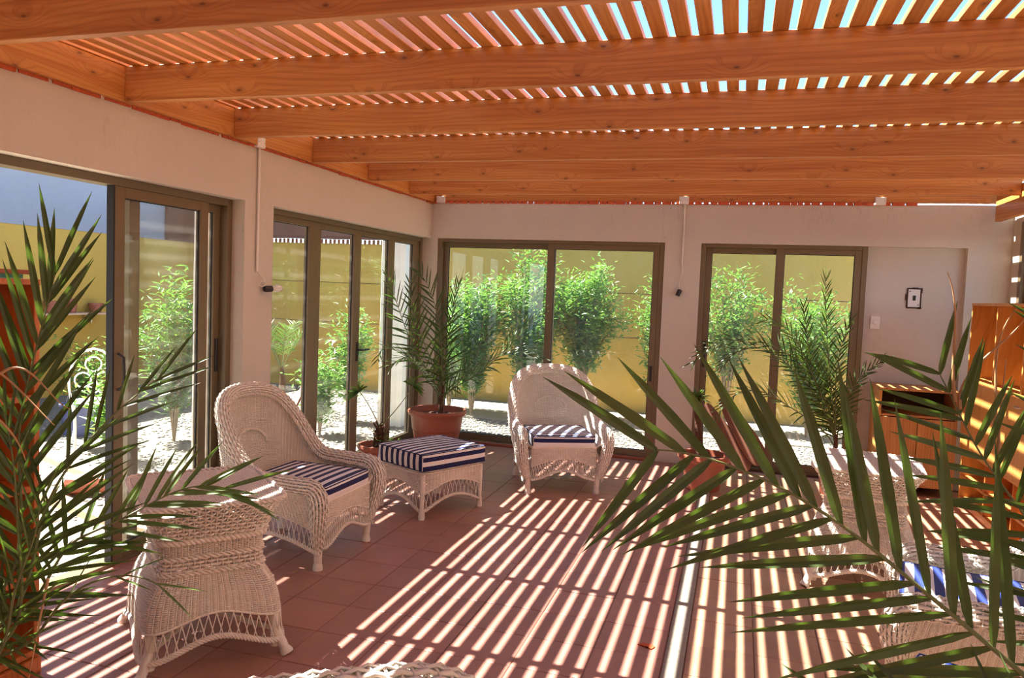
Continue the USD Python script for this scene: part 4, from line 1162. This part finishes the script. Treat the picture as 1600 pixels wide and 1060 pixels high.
part("leaf_bases", leaves_mesh(Pn, unit(np.stack([np.cos(az) * 0.7, np.sin(az) * 0.7, np.ones(70)], 1)), np.stack([np.cos(az), np.sin(az), np.zeros(70)], 1), 0.045, 0.016), "trunk", ps)
topc = V3(SP[0], SP[1], 0.40)
for tip, n, sd in ((at(562, 612, y=SP[1] - 0.05), 9, 1), (at(645, 603, y=SP[1] + 0.05), 7, 2)):
    lf = thing("fan_leaf", parent=ps)
    st = spline([topc, topc * 0.5 + tip * 0.5 + V3(0, 0, 0.02 if sd == 1 else -0.03), tip], 16)
    part("stalk", tube(st, np.linspace(0.0045, 0.003, 16), 6), "stem", lf, smooth=True)
    dr = unit(st[-1] - st[-2])
    an = np.linspace(-1.25, 1.25, n)
    sx = unit(np.cross(dr, [0, -1, 0.3]))
    D = unit(np.cos(an)[:, None] * (dr * [1, 1, 0.3]) + np.sin(an)[:, None] * sx + [0, -0.15, 0])
    part("blade", leaves_mesh(np.tile(tip, (n, 1)), D, np.tile([0, -0.6, 0.8], (n, 1)), 0.12, 0.03, 0.35), "palm2", lf)
gp = thing("creeping_plant", "small bright leafy plant beside the stubby trunk in the small pot", "plant")
g_ = np.random.default_rng(8)
n = 150
Pn = np.stack([SP[0] + 0.08 + g_.normal(0.03, 0.06, n), SP[1] + g_.normal(-0.02, 0.05, n), 0.235 + np.abs(g_.normal(0, 0.035, n))], 1)
az = g_.uniform(0, 2 * np.pi, n)
part("foliage", leaves_mesh(Pn, unit(np.stack([np.cos(az), np.sin(az), g_.uniform(0.1, 0.9, n)], 1)), np.tile([0, 0, 1.0], (n, 1)) + g_.normal(0, 0.3, (n, 3)), 0.035, 0.022, 0.3, prof=((0, 0.2), (0.45, 1), (1, 0.05))), "oleander", gp)

# pots and palm by the narrow back window
RP = V3(2.93, -0.92, 0)
flower_pot("flower_pot", "terracotta pot with a swollen rim near the narrow back window", RP, 0.19, 0.30, 0.06, 0.03)
py = thing("yucca", "short trunked plant with a leafy tuft in the terracotta pot", "plant")
tr = at(1088, 622, y=-0.92)
part("trunk", tube(spline([RP + V3(-0.03, 0, 0.24), RP * 0.5 + tr * 0.5 + V3(-0.01, 0, 0.1), tr], 14), np.linspace(0.032, 0.024, 14) + 0.002 * (np.arange(14) % 2), 10), "trunk", py, smooth=True)
g_ = np.random.default_rng(9)
n = 46
az, el = g_.uniform(0, 2 * np.pi, n), g_.uniform(-0.2, 1.3, n)
D = np.stack([np.cos(az) * np.cos(el), np.sin(az) * np.cos(el), np.sin(el)], 1)
part("foliage", leaves_mesh(np.tile(tr, (n, 1)) + g_.normal(0, 0.012, (n, 3)), D, np.cross(D, np.cross([0, 0, 1], D)) + 0.01, 0.13, 0.02, 0.25), "palm2", py)
QP = V3(3.99, -0.62, 0)
flower_pot("flower_pot", "terracotta pot hidden behind the right wicker table under a palm", QP, 0.14, 0.30, 0.045)
pq = thing("potted_palm", "palm with a tall green spear before the narrow back window", "palm")
b = QP + V3(0.0, 0, 0.26)
part("stem", [tube(spline([b + V3(0, 0, -0.02), b + V3(0.0, 0, 0.1), b + V3(0.0, 0, 0.25)], 8), np.linspace(0.03, 0.012, 8), 9)], "trunk", pq, smooth=True)
PQ = [([(1298, 600, -0.6), (1292, 520, -0.58), (1290, 432, -0.55)], 0.24, (0.7, -0.7, 0.1), 28), ([(1250, 590, -0.62), (1190, 545, -0.65), (1120, 580, -0.7)], 0.27, (0, -0.5, 0.8), 26),
      ([(1240, 560, -0.55), (1160, 530, -0.55), (1085, 565, -0.6)], 0.26, (0, -0.6, 0.7), 26), ([(1262, 570, -0.6), (1235, 520, -0.65), (1200, 500, -0.7)], 0.25, (0.3, -0.8, 0.3), 24),
      ([(1318, 640, -0.6), (1345, 590, -0.6), (1388, 562, -0.6)], 0.22, (-0.3, -0.6, 0.7), 24), ([(1306, 600, -0.6), (1315, 540, -0.6), (1330, 500, -0.6)], 0.22, (-0.6, -0.8, 0.2), 22),
      ([(1240, 640, -0.7), (1180, 610, -0.8), (1120, 650, -0.9)], 0.24, (0, -0.4, 0.9), 24), ([(1275, 600, -0.55), (1262, 530, -0.52), (1255, 480, -0.5)], 0.24, (0.5, -0.8, 0.1), 24)]
for i, (px, lm, nrm, n) in enumerate(PQ):
    pts = [b, b + V3(0.0, 0, 0.1)] + [at(x, y, y=yy) for x, y, yy in px]
    frond(pq, pts, lm, 0.015, n, nrm, 62, 22, 0.2, 0.10, False, "palm" if i % 3 else "palm2", 0.007, (0.75, 1, 0.5), 200 + i)
o1, o2 = at(1112, 640, y=-0.30), at(1178, 738, y=-0.36)
for k, (a, c_, lb) in enumerate(((at(1102, 632, y=-0.24), at(1166, 738, y=-0.40), "reddish brown board leaning by the pot, the left of two"), (at(1128, 622, y=-0.20), at(1192, 726, y=-0.36), "reddish brown board leaning by the pot, the right of two"))):
    ax_ = unit(a - c_)
    n_ = np.array([0.25, -0.9, 0.35])
    sd = unit(np.cross(ax_, n_))
    n_ = np.cross(sd, ax_)
    Lb = np.linalg.norm(a - c_)
    prof = [(0, 0.02), (0.03, 0.065), (0.12, 0.095), (0.35, 0.10), (0.7, 0.078), (0.95, 0.05), (1, 0.03)]
    V = []
    for q, w in prof:
        p = c_ + ax_ * (q * Lb)
        for e, h in ((-w, -0.004), (0, 0.012), (w, -0.004), (w, -0.018), (0, -0.006), (-w, -0.018)):
            V.append(p + sd * e + n_ * h)
    m = len(prof)
    f = grid_faces(m, 6, False, True)
    caps = [[0, i, i + 1] for i in range(1, 5)] + [[(m - 1) * 6, (m - 1) * 6 + i + 1, (m - 1) * 6 + i] for i in range(1, 5)]
    part("leaning_board", (np.array(V), np.vstack([f, caps])), "leanwood", None, smooth=35, label=lb, category="board")

# the big palm at the right, close to the viewer
KP = V3(4.25, -6.05, 0)
flower_pot("flower_pot", "terracotta pot of the near right palm, outside the picture's corner", KP, 0.22, 0.42, 0.05)
pr = thing("potted_palm", "large palm arching in from the right edge close to the viewer", "palm")
b = KP + V3(0, 0, 0.38)
part("stem", [tube(np.array([b + V3(0, 0, -0.03), b + V3(0, 0, 0.1), b + V3(-0.02, 0.02, 0.2)]), np.array([0.05, 0.04, 0.02]), 10)], "trunk", pr, smooth=True)
frond(pr, [b, V3(4.06, -5.86, 0.60), V3(3.78, -5.78, 0.83), V3(3.54, -5.83, 1.02), V3(3.35, -5.87, 1.16), V3(3.17, -5.92, 1.25), V3(3.06, -5.95, 1.28), V3(3.00, -5.97, 1.285)], 0.50, 0.028, 23, (-0.15, -1.0, 0.25), 54, 28, 0.22, 0.02, True, "palm", 0.0085, (1.0, 0.92, 0.55), 300, -0.03, 3.0, low=(42, 54))
frond(pr, [b, V3(4.1, -5.6, 0.72), V3(3.95, -5.36, 0.98), V3(3.84, -5.33, 1.13), V3(3.76, -5.34, 1.24), V3(3.70, -5.34, 1.35), V3(3.66, -5.33, 1.43)], 0.30, 0.020, 24, (-0.3, -0.9, 0.3), 70, 34, 0.3, 0.06, True, "palm", 0.007, (0.9, 1, 0.7), 301, 0.15, 6)
frond(pr, [b, V3(4.15, -5.9, 0.8), V3(4.02, -5.86, 1.15), V3(3.92, -5.84, 1.42), V3(3.86, -5.84, 1.58)], 0.42, 0.030, 14, (-0.5, -0.85, 0.1), 62, 28, 0.25, 0.05, True, "palm", 0.008, (1, 1, 0.6), 302, 0.12, 5)
frond(pr, [b, V3(3.95, -6.0, 0.55), V3(3.72, -5.95, 0.70), V3(3.5, -5.92, 0.76), V3(3.30, -5.9, 0.74)], 0.32, 0.018, 8, (0, -0.6, 0.8), 55, 24, 0.3, 0.05, True, "palm", 0.007, (1, 1, 0.5), 303, 0.12, 5)
dry = thing("dry_frond", parent=pr, label="thin dry brown leaf tips curling up")
for q, (pp, yy) in enumerate(([[(1493, 628), (1490, 560), (1492, 480), (1480, 425)], -5.34], [[(1500, 640), (1512, 590), (1555, 545), (1600, 500)], -5.34], [[(1545, 700), (1556, 620), (1560, 540), (1590, 480)], -5.3], [[(1560, 740), (1562, 660), (1568, 600), (1572, 560)], -5.3])):
    part("dry_leaflet", tube(spline([at(x, y, y=yy) for x, y in pp], 20), np.linspace(0.0055, 0.0012, 20), 5), "dry", dry, smooth=True)

# the palm at the left, close to the viewer
LP = V3(1.0, -6.12, 0)
flower_pot("flower_pot", "terracotta pot of the near left palm, below the picture's corner", LP, 0.2, 0.36, 0.05)
pl = thing("potted_palm", "tall palm at the left edge before the open bookcase", "palm")
b = LP + V3(0, 0, 0.32)
part("stem", [tube(np.array([b + V3(0, 0, -0.03), b + V3(0, 0, 0.1), b + V3(0.02, 0.02, 0.24)]), np.array([0.045, 0.035, 0.018]), 10)], "trunk", pl, smooth=True)
ray_t = lambda x, y, t: CAM_POS + (_f + _r * (x - 800) / FPX - _u * (y - 530) / FPX) * t
FL = [([(16, 900, 2.15), (30, 680, 2.15), (58, 540, 2.15), (76, 468, 2.15), (86, 428, 2.15)], 0.38, 0.021, 22, (0.55, -0.8, 0.1), 58, 12, True, (0.9, 1.0, 0.7)),
      ([(60, 930, 2.2), (112, 850, 2.25), (172, 820, 2.3), (264, 773, 2.4), (352, 763, 2.5)], 0.25, 0.016, 20, (0.4, -0.7, 0.6), 62, 26, True, (0.5, 1.0, 0.9)),
      ([(30, 940, 2.1), (70, 800, 2.15), (130, 700, 2.2), (210, 620, 2.3), (250, 590, 2.35)], 0.28, 0.013, 13, (0.5, -0.7, 0.5), 50, 20, True, (0.8, 1.0, 0.7)),
      ([(50, 1000, 2.0), (110, 930, 1.95), (190, 900, 1.95), (260, 925, 1.95)], 0.14, 0.006, 6, (0.2, -0.5, 0.8), 40, 18, True, (0.8, 1, 0.9)),
      ([(10, 1000, 2.1), (30, 850, 2.05), (20, 720, 2.0), (5, 640, 2.0)], 0.24, 0.010, 15, (0.6, -0.8, 0.2), 50, 20, True, (0.8, 1, 0.6)),
      ([(0, 1020, 2.0), (22, 930, 1.98), (50, 850, 1.96), (62, 790, 1.96)], 0.22, 0.008, 12, (0.5, -0.8, 0.3), 46, 20, True, (0.8, 1, 0.6))]
for i, (px, lm, wd, n, nrm, a0, a1, single, pf) in enumerate(FL):
    frond(pl, [b, b + V3(0.02, 0.02, 0.1)] + [ray_t(*p) for p in px], lm, wd, n, nrm, a0, a1, 0.3, 0.05, single, "palm" if i % 2 == 0 else "palm2", 0.0075, pf, 400 + i, 0.14, 5)
dry = thing("dry_frond", parent=pl, label="thin dry brown leaf strips hanging over")
for q, pp in enumerate(([(0, 585, 2.0), (30, 575, 2.0), (70, 605, 2.0), (110, 640, 2.0)], [(-20, 570, 2.0), (20, 600, 2.0), (60, 640, 2.0), (85, 665, 2.0)], [(-10, 650, 1.95), (20, 680, 1.95), (40, 720, 1.95)], [(75, 905, 2.0), (60, 980, 2.0), (45, 1060, 2.0)])):
    part("dry_leaflet", tube(spline([ray_t(*p) for p in pp], 16), np.linspace(0.004, 0.0012, 16), 5), "dry", dry, smooth=True)

# a palm frond outside the corner door
po = thing("outdoor_palm", "pale palm seen outside the leftmost pane of the corner door", "palm", (-2.25, 0.75, -0.02))
part("stem", tube(np.array([(0, 0, 0), (0.02, 0, 0.4), (0.0, 0, 0.6)]), np.array([0.05, 0.04, 0.02]), 8), "trunk", po, smooth=True)
for i in range(7):
    a = i * 0.9
    frond(po, [(0, 0, 0.55), (0.15 * math.cos(a), 0.15 * math.sin(a), 0.85), (0.35 * math.cos(a), 0.35 * math.sin(a), 1.08), (0.6 * math.cos(a), 0.6 * math.sin(a), 1.1)], 0.22, 0.014, 20, (0, 0, 1), 60, 24, 0.25, 0.1, False, "palm2", 0.007, (0.8, 1, 0.5), 500 + i)

# ------------------------------------------------------------------ small litter on the tiles
bits = [(0.86, -3.92), (1.33, -3.02), (2.45, -1.65), (2.62, -1.72), (1.58, -5.02)]
for i, (x, y) in enumerate(bits):
    g_ = np.random.default_rng(600 + i)
    a = g_.uniform(0, 6.28)
    D = V3(math.cos(a), math.sin(a), 0.0)
    v, f = leaves_mesh([V3(x, y, 0.006)], [D], [V3(0, 0, 1)], 0.05, 0.014, -0.08, fold=0.1)
    part("fallen_leaf", (np.vstack([v, v - [0, 0, 0.001]]), np.vstack([f, f[:, ::-1] + len(v)])), "dry", None, label=["small dry leaf on the tiles behind the left wicker table", "small dry leaf on the tiles between the left armchair and the footstool", "small dry leaf on the tiles right of the far armchair", "farther right dry leaf on the tiles near the concrete strip", "small dry leaf on the tiles before the left wicker table's foot"][i], category="leaf")
ch = at(1008, 1010, z=0.0)
v = np.array([(-0.035, 0.0), (-0.01, 0.02), (0.03, 0.022), (0.045, 0.0), (0.03, -0.03), (0.01, -0.012), (-0.01, -0.008)])
poly = np.vstack([np.c_[v, np.full(7, 0.0045)], np.c_[v, np.full(7, -0.004)]]) + [ch[0], ch[1], 0]
part("chipped_patch", (poly, np.array([[0, i, i + 1] for i in range(6, 0, -1) if i < 6] + [[i, (i + 1) % 7, 7 + (i + 1) % 7] for i in range(7)] + [[i, 7 + (i + 1) % 7, 7 + i] for i in range(7)])), "mortar", base, label="bright orange chip where a tile edge has broken")
